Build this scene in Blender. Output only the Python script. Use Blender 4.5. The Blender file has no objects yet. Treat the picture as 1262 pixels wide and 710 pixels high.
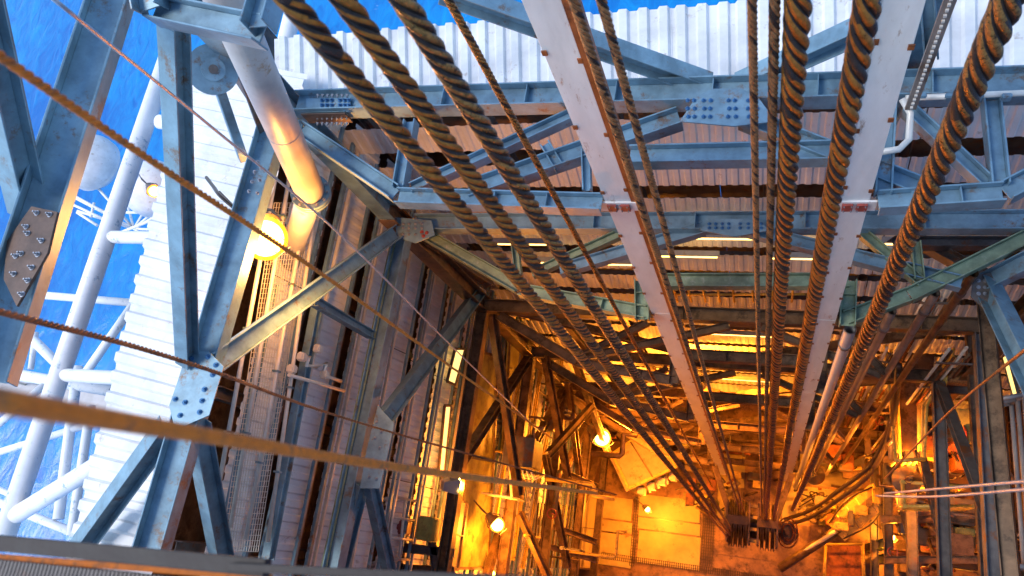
import bpy, bmesh, math, random
from mathutils import Vector, Matrix
from math import radians as R, pi, sin, cos
random.seed(7)
V = Vector
SC = bpy.context.scene
COL = SC.collection

# ------------------------------------------------------------------ camera
H = 36.0                                   # camera height over the drill floor (m)
CX, CY, FOC = 631.0, 355.0, 960.55
def _n(v): return v.normalized()
_d = _n(V((309, 360, FOC))); _y = V((416, -2920, FOC)).normalized()
_y = _n(_y - _d*(_d.dot(_y)))
_z = -_d; _x = _y.cross(_z)
# rows: world axes expressed in camera space (x right, y down, z forward)
WM = Matrix((_x, _y, _z))
cam_d = bpy.data.cameras.new('camera'); cam = bpy.data.objects.new('camera', cam_d)
COL.objects.link(cam); SC.camera = cam
right = WM @ V((1,0,0)); up = WM @ V((0,-1,0)); back = WM @ V((0,0,-1))
m = Matrix((right, up, back)).transposed().to_4x4(); m.translation = V((0,0,H))
cam.matrix_world = m
cam_d.sensor_width = 36; cam_d.lens = 36*FOC/1262
cam_d.clip_start = .02; cam_d.clip_end = 20000
cam_d.dof.use_dof = True; cam_d.dof.focus_distance = 11; cam_d.dof.aperture_fstop = 4.0
SC.render.resolution_x = 1024; SC.render.resolution_y = 576

# ------------------------------------------------------------------ sky, sun, exposure
W = bpy.data.worlds.new('World'); SC.world = W; W.use_nodes = True
wn = W.node_tree; bg = wn.nodes['Background']
sky = wn.nodes.new('ShaderNodeTexSky'); sky.sky_type = 'NISHITA'; sky.sun_disc = False
SUN_EL, SUN_AZ = 55, 252
sky.sun_elevation = R(SUN_EL); sky.sun_rotation = R(SUN_AZ)
sky.air_density = 1.0; sky.dust_density = .3; sky.ozone_density = 2
wn.links.new(sky.outputs[0], bg.inputs[0]); bg.inputs[1].default_value = .15
sd = bpy.data.lights.new('sun', 'SUN'); sun = bpy.data.objects.new('sun', sd); COL.objects.link(sun)
sd.energy = 1.45; sd.angle = R(25); sd.color = (1, .95, .88)
az = R(SUN_AZ); el = R(SUN_EL)
sdir = V((sin(az)*cos(el), cos(az)*cos(el), sin(el)))
sun.rotation_euler = sdir.to_track_quat('Z', 'Y').to_euler()
SC.view_settings.view_transform = 'Standard'; SC.view_settings.look = 'None'
SC.view_settings.exposure = 1.1; SC.view_settings.gamma = 1

# ------------------------------------------------------------------ measuring helpers
def ray(u, v): return WM @ V((u-CX, v-CY, FOC))
def P(u, v, x=None, y=None, z=None, pl=None):
    w = ray(u, v); o = V((0,0,H))
    if x is not None: t = x/w.x
    elif y is not None: t = y/w.y
    elif z is not None: t = (z-H)/w.z
    else: t = (pl[0]-o).dot(pl[1])/w.dot(pl[1])
    return o + w*t

# ------------------------------------------------------------------ materials
def mat(name, base, rough=.5, metal=0., var=.25, scale=6., dirt=None, dirt_amt=.5, dirt_scale=2.5, bump=.15, emit=None, es=0, stretch=None):
    M = bpy.data.materials.new(name); M.use_nodes = True
    nt = M.node_tree; N = nt.nodes; L = nt.links; b = N['Principled BSDF']
    if emit:
        b.inputs['Base Color'].default_value = (*base, 1)
        b.inputs['Emission Color'].default_value = (*emit, 1); b.inputs['Emission Strength'].default_value = es
        return M
    g = N.new('ShaderNodeNewGeometry'); src = g.outputs['Position']
    if stretch:
        mp = N.new('ShaderNodeMapping'); mp.inputs['Scale'].default_value = stretch
        L.new(src, mp.inputs[0]); src = mp.outputs[0]
    n1 = N.new('ShaderNodeTexNoise'); n1.inputs['Scale'].default_value = scale; n1.inputs['Detail'].default_value = 6
    n1.inputs['Roughness'].default_value = .65
    L.new(src, n1.inputs['Vector'])
    mx = N.new('ShaderNodeMix'); mx.data_type = 'RGBA'
    mx.inputs[6].default_value = (*[c*(1-var) for c in base], 1); mx.inputs[7].default_value = (*[min(1, c*(1+var*.8)) for c in base], 1)
    cr = N.new('ShaderNodeValToRGB'); cr.color_ramp.elements[0].position = .35; cr.color_ramp.elements[1].position = .65
    L.new(n1.outputs[0], cr.inputs[0]); L.new(cr.outputs[0], mx.inputs[0])
    col = mx.outputs[2]
    if dirt:
        n2 = N.new('ShaderNodeTexNoise'); n2.inputs['Scale'].default_value = dirt_scale; n2.inputs['Detail'].default_value = 10
        n2.inputs['Roughness'].default_value = .75
        L.new(src, n2.inputs['Vector'])
        c2 = N.new('ShaderNodeValToRGB'); c2.color_ramp.elements[0].position = .62-.22*dirt_amt; c2.color_ramp.elements[1].position = .70-.16*dirt_amt
        L.new(n2.outputs[0], c2.inputs[0])
        m2 = N.new('ShaderNodeMix'); m2.data_type = 'RGBA'; m2.inputs[7].default_value = (*dirt, 1)
        L.new(c2.outputs[0], m2.inputs[0]); L.new(col, m2.inputs[6]); col = m2.outputs[2]
    L.new(col, b.inputs['Base Color'])
    b.inputs['Metallic'].default_value = metal
    mr = N.new('ShaderNodeMapRange'); mr.inputs[3].default_value = max(.05, rough-.12); mr.inputs[4].default_value = min(1, rough+.15)
    L.new(n1.outputs[0], mr.inputs[0]); L.new(mr.outputs[0], b.inputs['Roughness'])
    if bump:
        bp = N.new('ShaderNodeBump'); bp.inputs['Strength'].default_value = bump; bp.inputs['Distance'].default_value = .01
        n3 = N.new('ShaderNodeTexNoise'); n3.inputs['Scale'].default_value = scale*8; n3.inputs['Detail'].default_value = 4
        L.new(src, n3.inputs['Vector']); L.new(n3.outputs[0], bp.inputs['Height']); L.new(bp.outputs[0], b.inputs['Normal'])
    return M

RUST = (.20, .07, .025)
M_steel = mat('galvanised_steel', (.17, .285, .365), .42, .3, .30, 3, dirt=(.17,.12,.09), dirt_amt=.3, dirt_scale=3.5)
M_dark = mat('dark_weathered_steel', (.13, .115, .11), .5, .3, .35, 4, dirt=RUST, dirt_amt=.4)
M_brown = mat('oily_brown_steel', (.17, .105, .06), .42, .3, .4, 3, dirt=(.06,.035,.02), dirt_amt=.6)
M_green = mat('mossy_green_steel', (.19, .25, .16), .5, .2, .35, 4, dirt=(.30,.33,.26), dirt_amt=.3, dirt_scale=7)
M_white = mat('white_painted_steel', (.72, .70, .68), .42, 0, .10, 2, dirt=(.30,.16,.09), dirt_amt=.10, dirt_scale=3.5, stretch=(2,2,.5))
M_tube = mat('flaking_white_paint', (.80, .80, .80), .45, 0, .06, 3, dirt=(.22,.36,.46), dirt_amt=.22, dirt_scale=4)
M_sheet = mat('white_coated_sheet', (.66, .67, .68), .4, 0, .16, 1.3, dirt=(.40,.34,.29), dirt_amt=.12, dirt_scale=3.5)
M_wall = mat('weathered_wall_sheet', (.62, .64, .68), .55, 0, .14, 1.5, dirt=(.34,.28,.24), dirt_amt=.02, dirt_scale=3)
M_rope = mat('greased_wire_rope', (.46, .18, .035), .30, .85, .3, 40, dirt=(.10,.05,.025), dirt_amt=.2, dirt_scale=45, bump=.5)
M_groove = mat('groove_shade_grease', (.035, .022, .016), .3, .4, .4, 40, bump=.5)  # near-black strand grooves: grease plus groove shade put into the colour
M_wall2 = mat('pale_wall_sheet', (.80, .79, .79), .5, 0, .12, 1.5, dirt=(.40,.32,.26), dirt_amt=.08, dirt_scale=4)
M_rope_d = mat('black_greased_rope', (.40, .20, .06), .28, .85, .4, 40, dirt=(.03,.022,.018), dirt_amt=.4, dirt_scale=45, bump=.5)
M_rope_r = mat('rusty_wire_rope', (.42, .19, .07), .4, .6, .4, 30, dirt=(.06,.03,.02), dirt_amt=.35, dirt_scale=40, bump=.4)
M_rust = mat('rust_brown_rail', (.30, .10, .035), .5, .3, .4, 3, dirt=(.09,.035,.02), dirt_amt=.5)
M_cord = mat('orange_sheathed_rope', (.60, .155, .008), .6, 0, .25, 40, dirt=(.2,.08,.03), dirt_amt=.4, dirt_scale=30, bump=.4)
M_wire = mat('bright_thin_wire', (.55, .52, .52), .35, .6, .2, 20)
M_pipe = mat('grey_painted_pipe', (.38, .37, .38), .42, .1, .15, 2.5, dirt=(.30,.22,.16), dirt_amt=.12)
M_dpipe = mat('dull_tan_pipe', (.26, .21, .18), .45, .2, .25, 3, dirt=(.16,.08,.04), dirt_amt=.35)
M_wpipe = mat('cream_small_pipe', (.68, .64, .58), .4, .1, .12, 5)
M_bolt = mat('blue_bolt', (.06, .18, .36), .35, .5, .3, 30)
M_bolts = mat('zinc_bolt', (.34, .35, .38), .35, .7, .3, 30)
M_gus = mat('rusty_gusset', (.12, .075, .055), .5, .3, .35, 5, dirt=(.12,.07,.05), dirt_amt=.5)
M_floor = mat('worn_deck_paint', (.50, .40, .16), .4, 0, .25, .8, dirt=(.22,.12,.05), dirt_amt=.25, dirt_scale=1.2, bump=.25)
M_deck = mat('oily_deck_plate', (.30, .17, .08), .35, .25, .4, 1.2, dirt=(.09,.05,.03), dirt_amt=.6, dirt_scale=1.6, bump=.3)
M_grate = mat('dark_grating', (.09, .06, .04), .5, .4, .3, 6)
M_yel = mat('yellow_machine_paint', (.62, .42, .09), .4, .1, .25, 4, dirt=(.14,.08,.04), dirt_amt=.4, dirt_scale=6)
M_red = mat('red_paint', (.32, .06, .045), .45, 0, .25, 8, dirt=(.12,.05,.03), dirt_amt=.35, dirt_scale=9)
M_rubber = mat('black_hose', (.05, .035, .03), .35, 0, .3, 6)
M_cabin = mat('cabin_roof_paint', (.48, .34, .20), .45, .1, .2, 2, dirt=(.22,.13,.07), dirt_amt=.4, dirt_scale=2.2)
M_olive = mat('olive_painted_panel', (.30, .27, .07), .5, 0, .35, 3, dirt=(.16,.09,.03), dirt_amt=.45)
M_edge = mat('black_painted_edge', (.028, .018, .014), .6, 0, .4, 8)
M_navy = mat('dark_blue_cabinet', (.03, .05, .10), .4, .1, .3, 4)
def lamp_mat(n, c, s): return mat(n, c, emit=c, es=s)
M_glow = lamp_mat('sodium_lamp_glass', (1, .48, .10), 45)
def halo_mat():
    M = bpy.data.materials.new('amber_lamp_halo'); M.use_nodes = True; N = M.node_tree.nodes; L = M.node_tree.links
    N.remove(N['Principled BSDF']); e = N.new('ShaderNodeEmission'); e.inputs[0].default_value = (1, .27, .012, 1); e.inputs[1].default_value = 2.6
    t = N.new('ShaderNodeBsdfTransparent'); t.inputs[0].default_value = (1, .8, .5, 1); a = N.new('ShaderNodeMixShader'); a.inputs[0].default_value = .6
    L.new(t.outputs[0], a.inputs[1]); L.new(e.outputs[0], a.inputs[2]); L.new(a.outputs[0], N['Material Output'].inputs[0]); return M
M_halo = halo_mat()  # glowing shell that paints an orange halo around the bulb
M_tubeglow = lamp_mat('fluorescent_tube_glass', (1, .58, .14), 3)
M_pane = lamp_mat('lit_yellow_pane', (1, .66, .2), .9)

def sea_mat():
    M = bpy.data.materials.new('sea_water'); M.use_nodes = True
    nt = M.node_tree; N = nt.nodes; L = nt.links; b = N['Principled BSDF']
    g = N.new('ShaderNodeNewGeometry')
    n0 = N.new('ShaderNodeTexNoise'); n0.inputs['Scale'].default_value = .045; n0.inputs['Detail'].default_value = 5
    n1 = N.new('ShaderNodeTexNoise'); n1.inputs['Scale'].default_value = .8; n1.inputs['Detail'].default_value = 9; n1.inputs['Roughness'].default_value = .62
    n1.inputs['Distortion'].default_value = 1.2
    mp = N.new('ShaderNodeMapping'); mp.inputs['Scale'].default_value = (1, .42, 1); mp.inputs['Rotation'].default_value = (0,0,R(35))
    L.new(g.outputs['Position'], mp.inputs[0]); L.new(mp.outputs[0], n1.inputs['Vector']); L.new(g.outputs['Position'], n0.inputs['Vector'])
    mx = N.new('ShaderNodeMix'); mx.data_type = 'RGBA'
    mx.inputs[6].default_value = (.0, .115, .40, 1); mx.inputs[7].default_value = (.0, .25, .58, 1)
    ad = N.new('ShaderNodeMath'); ad.operation = 'ADD'
    L.new(n0.outputs[0], ad.inputs[0]); L.new(n1.outputs[0], ad.inputs[1])
    mr = N.new('ShaderNodeMapRange'); mr.inputs[1].default_value = .78; mr.inputs[2].default_value = 1.25
    L.new(ad.outputs[0], mr.inputs[0]); L.new(mr.outputs[0], mx.inputs[0])
    nf = N.new('ShaderNodeTexNoise'); nf.inputs['Scale'].default_value = .16; nf.inputs['Detail'].default_value = 12; nf.inputs['Roughness'].default_value = .78; nf.inputs['Distortion'].default_value = 2.5
    L.new(g.outputs['Position'], nf.inputs['Vector'])
    fr = N.new('ShaderNodeMapRange'); fr.inputs[1].default_value = .655; fr.inputs[2].default_value = .72; fr.inputs[4].default_value = .8
    L.new(nf.outputs[0], fr.inputs[0]); fm = N.new('ShaderNodeMix'); fm.data_type = 'RGBA'; fm.inputs[7].default_value = (.55, .68, .78, 1)
    L.new(fr.outputs[0], fm.inputs[0]); L.new(mx.outputs[2], fm.inputs[6])
    L.new(fm.outputs[2], b.inputs['Base Color']); b.inputs['Roughness'].default_value = .22
    bp = N.new('ShaderNodeBump'); bp.inputs['Strength'].default_value = .18; bp.inputs['Distance'].default_value = .7
    L.new(n1.outputs[0], bp.inputs['Height']); L.new(bp.outputs[0], b.inputs['Normal'])
    return M
M_sea = sea_mat()

# ------------------------------------------------------------------ object helpers
def link(name, me, mt, parent=None):
    o = bpy.data.objects.new(name, me); COL.objects.link(o)
    if mt is not None and not me.materials: me.materials.append(mt)
    if parent is not None: o.parent = parent
    return o
def finish(name, bm, mt, parent=None, smooth=False):
    me = bpy.data.meshes.new(name)
    bmesh.ops.recalc_face_normals(bm, faces=bm.faces[:])
    if smooth:
        for f in bm.faces: f.smooth = True
    bm.to_mesh(me); bm.free()
    return link(name, me, mt, parent)
def thing(name, label, cat, loc=(0,0,0), group=None):
    o = bpy.data.objects.new(name, None); COL.objects.link(o); o.location = loc
    o.empty_display_size = .2
    tag(o, label, cat, group); return o
def tag(o, label=None, cat=None, group=None, kind=None):
    if label: o['label'] = label
    if cat: o['category'] = cat
    if group: o['group'] = group
    if kind: o['kind'] = kind
    return o
def own(root):
    "children were modelled in world space: shift them into the root's frame"
    bpy.context.view_layer.update()
    for c in root.children: c.matrix_parent_inverse = root.matrix_world.inverted()

def frame(a, b, upv):
    d = (b-a); L = d.length; d.normalize()
    s = d.cross(upv)
    if s.length < 1e-4: s = d.cross(V((1,0,0)))
    s.normalize(); u = s.cross(d)
    return d, s, u, L
def add_box(bm, c, X, Y, Z):
    "box centred at c with half-extent vectors"
    vs = [bm.verts.new(c+X*i+Y*j+Z*k) for i in (-1,1) for j in (-1,1) for k in (-1,1)]
    for q in ((0,1,3,2),(4,6,7,5),(0,4,5,1),(2,3,7,6),(0,2,6,4),(1,5,7,3)): bm.faces.new([vs[i] for i in q])
    return vs
def add_bar(bm, a, b, w, h, upv=V((0,0,1)), off=(0,0)):
    d, s, u, L = frame(a, b, upv)
    add_box(bm, (a+b)/2+s*off[0]+u*off[1], d*L/2, s*w/2, u*h/2)
def add_H(bm, a, b, w, h, upv, t=.018, web=0., stiff=0):
    "H section: two flanges of height h standing w apart, web between them; upv is the web normal"
    d, s, u, L = frame(a, b, upv); c = (a+b)/2
    for q in (-1, 1): add_box(bm, c+s*q*(w/2-t/2), d*L/2, s*t/2, u*h/2)
    add_box(bm, c+u*web, d*(L/2-.003), s*(w/2-t), u*t/2)
    for k in range(stiff):
        p = a+d*L*(k+1)/(stiff+1)
        add_box(bm, p+u*(h/4-.005), d*.006, s*(w/2-t-.001), u*(h/4-t/2-.003))
def add_tube(bm, a, b, r, n=10, r2=None, caps=True):
    d, s, u, L = frame(a, b, V((.123,.3,.9)))
    r2 = r if r2 is None else r2
    A = [bm.verts.new(a+(s*cos(2*pi*i/n)+u*sin(2*pi*i/n))*r) for i in range(n)]
    B = [bm.verts.new(b+(s*cos(2*pi*i/n)+u*sin(2*pi*i/n))*r2) for i in range(n)]
    for i in range(n): bm.faces.new((A[i], A[(i+1)%n], B[(i+1)%n], B[i]))
    if caps: bm.faces.new(A[::-1]); bm.faces.new(B)
def add_path(bm, pts, r, n=8):
    rings = []
    for i, p in enumerate(pts):
        d = (pts[min(i+1, len(pts)-1)]-pts[max(i-1, 0)]).normalized()
        s = d.cross(V((.1,.2,.97))).normalized(); u = s.cross(d)
        rings.append([bm.verts.new(p+(s*cos(2*pi*k/n)+u*sin(2*pi*k/n))*r) for k in range(n)])
    for A, B in zip(rings, rings[1:]):
        for i in range(n): bm.faces.new((A[i], A[(i+1)%n], B[(i+1)%n], B[i]))
    bm.faces.new(rings[0][::-1]); bm.faces.new(rings[-1])
def add_disc(bm, c, axis, r, t, n=24): add_tube(bm, c-axis*t/2, c+axis*t/2, r, n)
def Hbeam(name, a, b, w, h, mt, parent, upv=V((0,0,1)), stiff=0, web=0., t=.018):
    bm = bmesh.new(); add_H(bm, a, b, w, h, upv, t, web, stiff)
    bmesh.ops.bevel(bm, geom=bm.edges[:], offset=.0035, segments=1, affect='EDGES')
    return finish(name, bm, mt, parent)
def bar(name, a, b, w, h, mt, parent, upv=V((0,0,1))):
    bm = bmesh.new(); add_bar(bm, a, b, w, h, upv)
    bmesh.ops.bevel(bm, geom=bm.edges[:], offset=min(w,h)*.08, segments=1, affect='EDGES')
    return finish(name, bm, mt, parent)
def tube(name, a, b, r, mt, parent, n=12):
    bm = bmesh.new(); add_tube(bm, a, b, r, n)
    o = finish(name, bm, mt, parent)
    for f in o.data.polygons:
        if len(f.vertices) == 4: f.use_smooth = True
    return o
def hose(name, pts, r, mt, parent, n=8):
    bm = bmesh.new(); add_path(bm, pts, r, n); return finish(name, bm, mt, parent, True)
def plate(name, pts, thick, nrm, mt, parent):
    bm = bmesh.new(); nrm = nrm.normalized()
    A = [bm.verts.new(p+nrm*thick/2) for p in pts]; B = [bm.verts.new(p-nrm*thick/2) for p in pts]
    bm.faces.new(A); bm.faces.new(B[::-1]); k = len(pts)
    for i in range(k): bm.faces.new((A[i], B[i], B[(i+1)%k], A[(i+1)%k]))
    return finish(name, bm, mt, parent)
def bolts(pts, nrm, mt, parent, r=.02, h=.022):
    bm = bmesh.new()
    for p in pts:
        add_tube(bm, p, p+nrm*.006, r*1.5, 10); add_tube(bm, p+nrm*.006, p+nrm*h, r, 6); add_tube(bm, p+nrm*h, p+nrm*(h+.018), r*.5, 6)
    o = finish('bolt_heads', bm, mt, parent); tag(o, kind='stuff'); return o
def curve(ps, n=10):
    "Catmull-Rom through points"
    out = []; q = [ps[0]*2-ps[1]]+ps+[ps[-1]*2-ps[-2]]
    for i in range(1, len(q)-2):
        for k in range(n):
            t = k/n
            out.append(.5*((2*q[i])+(q[i+1]-q[i-1])*t+(2*q[i-1]-5*q[i]+4*q[i+1]-q[i+2])*t*t+(3*q[i]-q[i-1]-3*q[i+1]+q[i+2])*t**3))
    out.append(ps[-1]); return out
def corrugated(name, A0, A1, B0, B1, nrm, mt, parent, pitch=.22, amp=.04, prof='trap'):
    "sheet whose ribs run from edge A to edge B; the edges themselves show the wave"
    bm = bmesh.new(); Lr = ((A1-A0).length+(B1-B0).length)/2; k = max(1, round(Lr/pitch)); nrm = nrm.normalized()
    P_ = ((0,0),(.30,0),(.42,1),(.80,1),(.92,0)) if prof == 'trap' else tuple((i/6, .5-.5*cos(2*pi*i/6)) for i in range(6))
    st = [((i+f)/k, h) for i in range(k) for f, h in P_]+[(1, 0)]
    rows = []
    for s, h in st:
        a = A0.lerp(A1, s)+nrm*h*amp; b = B0.lerp(B1, s)+nrm*h*amp
        rows.append([bm.verts.new(a.lerp(b, t)-V((0,0,.0))) for t in (0, .5, 1)])
    for r0, r1 in zip(rows, rows[1:]):
        for j in range(2): bm.faces.new((r0[j], r1[j], r1[j+1], r0[j+1]))
    o = finish(name, bm, mt, parent, prof != 'trap')
    sm = o.modifiers.new('thickness', 'SOLIDIFY'); sm.thickness = .004
    return o
def crest_highlight(me, sides, nring, lo, seed, dia):
    "material slot 1 = highlight painted on the worn outward crest of a strand; its width wanders, grease bridges it in places"
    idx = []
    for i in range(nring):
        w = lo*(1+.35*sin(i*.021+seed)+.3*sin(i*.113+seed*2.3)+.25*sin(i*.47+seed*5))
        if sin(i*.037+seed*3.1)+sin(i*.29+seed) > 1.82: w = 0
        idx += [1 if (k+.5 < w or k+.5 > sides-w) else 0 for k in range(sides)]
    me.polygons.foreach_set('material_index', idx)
def rope_strands(root, x, y, z0, z1, dia, mt, seg=13, lay=4.6, n=6, sides=6, name='strand', crest=.2):
    L = z0-z1; turns = L/(lay*dia); N_ = int(turns*seg); rr = dia*.305; rs = dia*.20
    for s in range(n):
        verts = []; faces = []
        for i in range(N_+1):
            t = i/N_; a = 2*pi*(turns*t+s/n)
            c = V((x+rr*cos(a), y+rr*sin(a), z0-L*t))
            tan = V((-rr*sin(a)*2*pi*turns, rr*cos(a)*2*pi*turns, -L)).normalized()
            o1 = V((cos(a), sin(a), 0)); o2 = tan.cross(o1)
            for k in range(sides):
                b = 2*pi*k/sides; verts.append(c+(o1*cos(b)+o2*sin(b))*rs)
        for i in range(N_):
            for k in range(sides):
                k2 = (k+1)%sides; faces.append((i*sides+k, i*sides+k2, (i+1)*sides+k2, (i+1)*sides+k))
        me = bpy.data.meshes.new(name); me.from_pydata(verts, [], faces)
        me.polygons.foreach_set('use_smooth', [True]*len(faces))
        me.materials.append(M_groove); me.materials.append(mt); crest_highlight(me, sides, N_, crest*sides, (x*31+s*1.7), dia)  # golden crest faces paint the highlight, near-black faces the groove shade
        link(name, me, mt, root)
    bm = bmesh.new(); add_tube(bm, V((x,y,z0)), V((x,y,z1)), dia*.20, 6); finish('core', bm, M_rubber, root)

def point_light(parent, loc, energy, color=(1,.27,.015), r=.12, name='bulb_light'):
    d = bpy.data.lights.new(name, 'POINT'); d.energy = energy; d.color = color; d.shadow_soft_size = r
    o = bpy.data.objects.new(name, d); COL.objects.link(o); o.location = loc; o.parent = parent; return o
def lamp(loc, r, energy, label, group=None, shade=False, color=(1,.27,.015), hang=V((-.8,.6,.1)), base=None):
    t = thing('sodium_lamp', label, 'lamp', loc, group)
    bm = bmesh.new(); bmesh.ops.create_uvsphere(bm, u_segments=20, v_segments=12, radius=r*.95)
    finish('bulb', bm, M_glow, t, True)
    bm = bmesh.new(); bmesh.ops.create_uvsphere(bm, u_segments=24, v_segments=14, radius=r*1.16)
    g = finish('halo_shell', bm, M_halo, t, True)
    g.visible_shadow = True
    bm = bmesh.new(); h = hang.normalized(); add_tube(bm, h*r*1.15, h*r*2.3, r*.75, 14, r*.45); finish('lamp_housing', bm, M_dark, t)
    bm = bmesh.new(); add_tube(bm, h*r*2.3, h*r*2.3+h*.5, .02, 8); finish('hanger', bm, M_dark, t)
    if shade:
        bm = bmesh.new(); add_tube(bm, ZU*r*2.2, -ZU*r*.6, r*.8, 20, r*3, caps=False); finish('lamp_shade', bm, M_dark, t)  # shade keeps the bulb of an added lamp out of view
    sd2 = h.cross(ZU).normalized() if abs(h.z) < .9 else XU
    for s2 in (-1, 1):
        bm = bmesh.new(); add_path(bm, [sd2*s2*r*1.2, h*r*.9+sd2*s2*r*1.3, h*r*2.2+sd2*s2*r*.5], r*.09, 6); finish('yoke_arm', bm, M_dark, t)
    bm = bmesh.new(); add_tube(bm, h*r*.55, h*r*1.3, r*1.22, 24, r*.9); finish('glass_holder', bm, M_dark, t)
    bm = bmesh.new(); add_path(bm, curve([h*r*2.2, h*r*3.2+ZU*r*.8, h*r*4.5+ZU*r*.2, h*r*6-ZU*r*.5], 6), r*.1, 6); finish('lamp_cable', bm, M_rubber, t)
    for k in range(4):
        a = k*pi/2; e = V((cos(a), sin(a), 0))*r*1.12
        bm = bmesh.new(); add_path(bm, [h*r*1.4+e*.6, h*r*.4+e, -h*r*.7+e*.9, -h*r*1.35], .006, 5); finish('cage_wire', bm, M_dark, t)
    point_light(t, (-ZU*r*1.8) if shade else (-h*r*2.0-ZU*r*.4), energy, color, r)
    return t

ZU = V((0,0,1)); XU = V((1,0,0)); YU = V((0,1,0))

# ------------------------------------------------------------------ sea
bm = bmesh.new(); bmesh.ops.create_circle(bm, cap_ends=True, segments=64, radius=9000)
o = finish('sea', bm, M_sea); o.location.z = -22; tag(o, kind='structure')

# ------------------------------------------------------------------ derrick frame
L0, L1, L2, L3, L4, L5, L6 = 32.1, 28.3, 24.2, 19.4, 15.2, 11.0, 6.5
dk = thing('derrick', 'galvanised steel derrick frame of horizontal girts, diagonal braces and bolted gusset plates', 'derrick', (-1.4, 0, 0))

# L1 far girt and its bracing
def zb(n, a, b, z, w, h, mt=M_steel, stiff=0, z2=None, web=0.):
    p = P(*a, z=z); q = P(*b, z=z if z2 is None else z2)
    return Hbeam(n, p, q, w, h, mt, dk, ZU, stiff, web)
zb('girt', (366, 129), (1300, 104), L1, .30, .26, stiff=7)
zb('frame_member', (372, 160), (489, 239), L1-.03, .20, .20)
zb('frame_member', (491, 244), (742, 252), L1-.03, .20, .20, stiff=3)
zb('frame_member', (1082, 250), (1236, 240), L1-.03, .20, .20, stiff=2)
zb('frame_member', (1238, 238), (1330, 190), L1-.03, .20, .20)
zb('strut', (507, 150), (493, 232), L1-.02, .16, .16)
zb('strut', (1221, 124), (1232, 229), L1-.02, .16, .16)
zb('strut', (722, 186), (724, 236), L1-.02, .10, .12)
zb('strut', (1094, 130), (1088, 240), L1-.02, .16, .16)
zb('brace', (508, 234), (716, 138), L1-.06, .14, .16)
zb('brace', (578, 236), (838, 146), L1-.08, .22, .20)
zb('brace', (690, 208), (672, 178), L1-.08, .12, .12)
zb('brace', (915, 146), (1150, 240), L1-.08, .20, .20)
zb('brace', (1118, 135), (1215, 226), L1-.06, .14, .16)
zb('rail_link', (776, 194), (1076, 188), L1-.05, .22, .20, stiff=0)
# upper face braces falling to the centre node
for a, b in (((545, -12), (872, 104)), ((1088, 24), (912, 104)), ((1165, -20), (1090, 150))):
    p = P(*b, y=5.25); q = P(*a, y=5.25)
    Hbeam('brace', p, q, .22, .2, M_steel, dk, YU)
gp = [P(u, v, z=L1+.15) for u, v in ((838,150),(858,120),(878,110),(914,110),(934,120),(956,150),(905,156))]
g = plate('gusset_plate', gp, .02, ZU, M_steel, dk)
bolts([P(u+random.uniform(-1,1), v, z=L1+.165) for u in (848,856,868,876,898,906,922,932) for v in (124,134,144)], ZU, M_bolt, g, .016)
# bolted splice near the left end
g = plate('splice_plate', [P(u, v, z=L1+.04) for u, v in ((378,122),(432,121),(432,138),(378,139))], .02, ZU, M_steel, dk)
bolts([P(u, v, z=L1+.055) for u in (397,403,409,419,425,430) for v in (124,130,135)], ZU, M_bolt, g, .02)
gf = P(405, 146, z=L1)
g = bar('flange_plate', P(376, 146, z=L1-.02), P(430, 145, z=L1-.02), .014, .22, M_gus, dk)
bolts([P(u, v, z=L1-.02)-YU*.02 for u in range(392, 434, 6) for v in (143, 150)], -YU, M_bolts, g, .018)
bolts([P(u, 117, z=L1+.12) for u in range(392, 434, 6)], -YU, M_bolts, g, .018)

# left face, L0: big girt and its gusset in the upper left corner
a0, a1 = P(143, -20, z=L0), P(-15, 470, z=L0)
Hbeam('girt', a0, a1, .30, .22, M_steel, dk, V((.55,0,.9)))
Hbeam('brace', P(36, 262, z=L0-.1), P(-40, -60, z=L0+1.4), .2, .2, M_steel, dk, V((1,0,.3)))
g = plate('gusset_plate', [P(u, v, z=L0+.12) for u, v in ((40,255),(72,262),(60,312),(22,378),(6,345),(10,298))], .02, ZU, M_gus, dk)
bolts([P(u, v, z=L0+.13) for u, v in ((46,263),(62,265),(33,280),(35,288),(52,297),(20,316),(27,313),(40,330),(47,314),(18,338),(35,346),(28,363))], ZU, M_bolts, g, .014)
Hbeam('brace', P(2, 340, z=L0), P(-60, 420, z=L0-1), .2, .2, M_dark, dk)
# cross member at the top
Hbeam('cross_member', P(192, 12, z=L0-.2), P(326, 40, z=L0-.2), .21, .2, M_steel, dk, V((.1,-.2,1)))
Hbeam('cross_member', P(178, -30, z=L0+.0), P(186, 12, z=L0-.1), .22, .2, M_steel, dk)
Hbeam('cross_member', P(336, -30, z=L0-.1), P(318, 34, z=L0-.1), .2, .2, M_steel, dk)
# post from the cross member to the mid node of girt L1
Hbeam('brace', P(214, 30, z=L0-.45), P(231, 446, z=L1+.16), .20, .19, M_steel, dk, V((1,.1,.35)))
# left face, L1: girt with the mid node
A_top, A_bot = P(338, 152, z=L1), P(180, 700, z=L1)
Hbeam('girt', A_top, A_bot, .34, .26, M_steel, dk, V((.25,0,1)), stiff=0)
g = plate('gusset_plate', [P(u, v, z=L1+.16) for u, v in ((231,432),(258,434),(276,452),(258,512),(216,530),(209,500),(220,468))], .02, V((.25,0,1)), M_steel, dk)
bolts([P(u, v, z=L1+.175) for u, v in ((229,446),(236,442),(243,452),(216,492),(228,496),(256,440),(266,450),(262,462),(252,480),(249,494),(246,508),(222,512))], V((.25,0,1)).normalized(), M_bolt, g, .022)
bolts([P(u, v, z=L1+.15) for u, v in ((318,200),(314,212),(322,208),(311,224),(320,222),(307,236),(317,238))], V((.25,0,1)).normalized(), M_bolts, g, .018)
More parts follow.
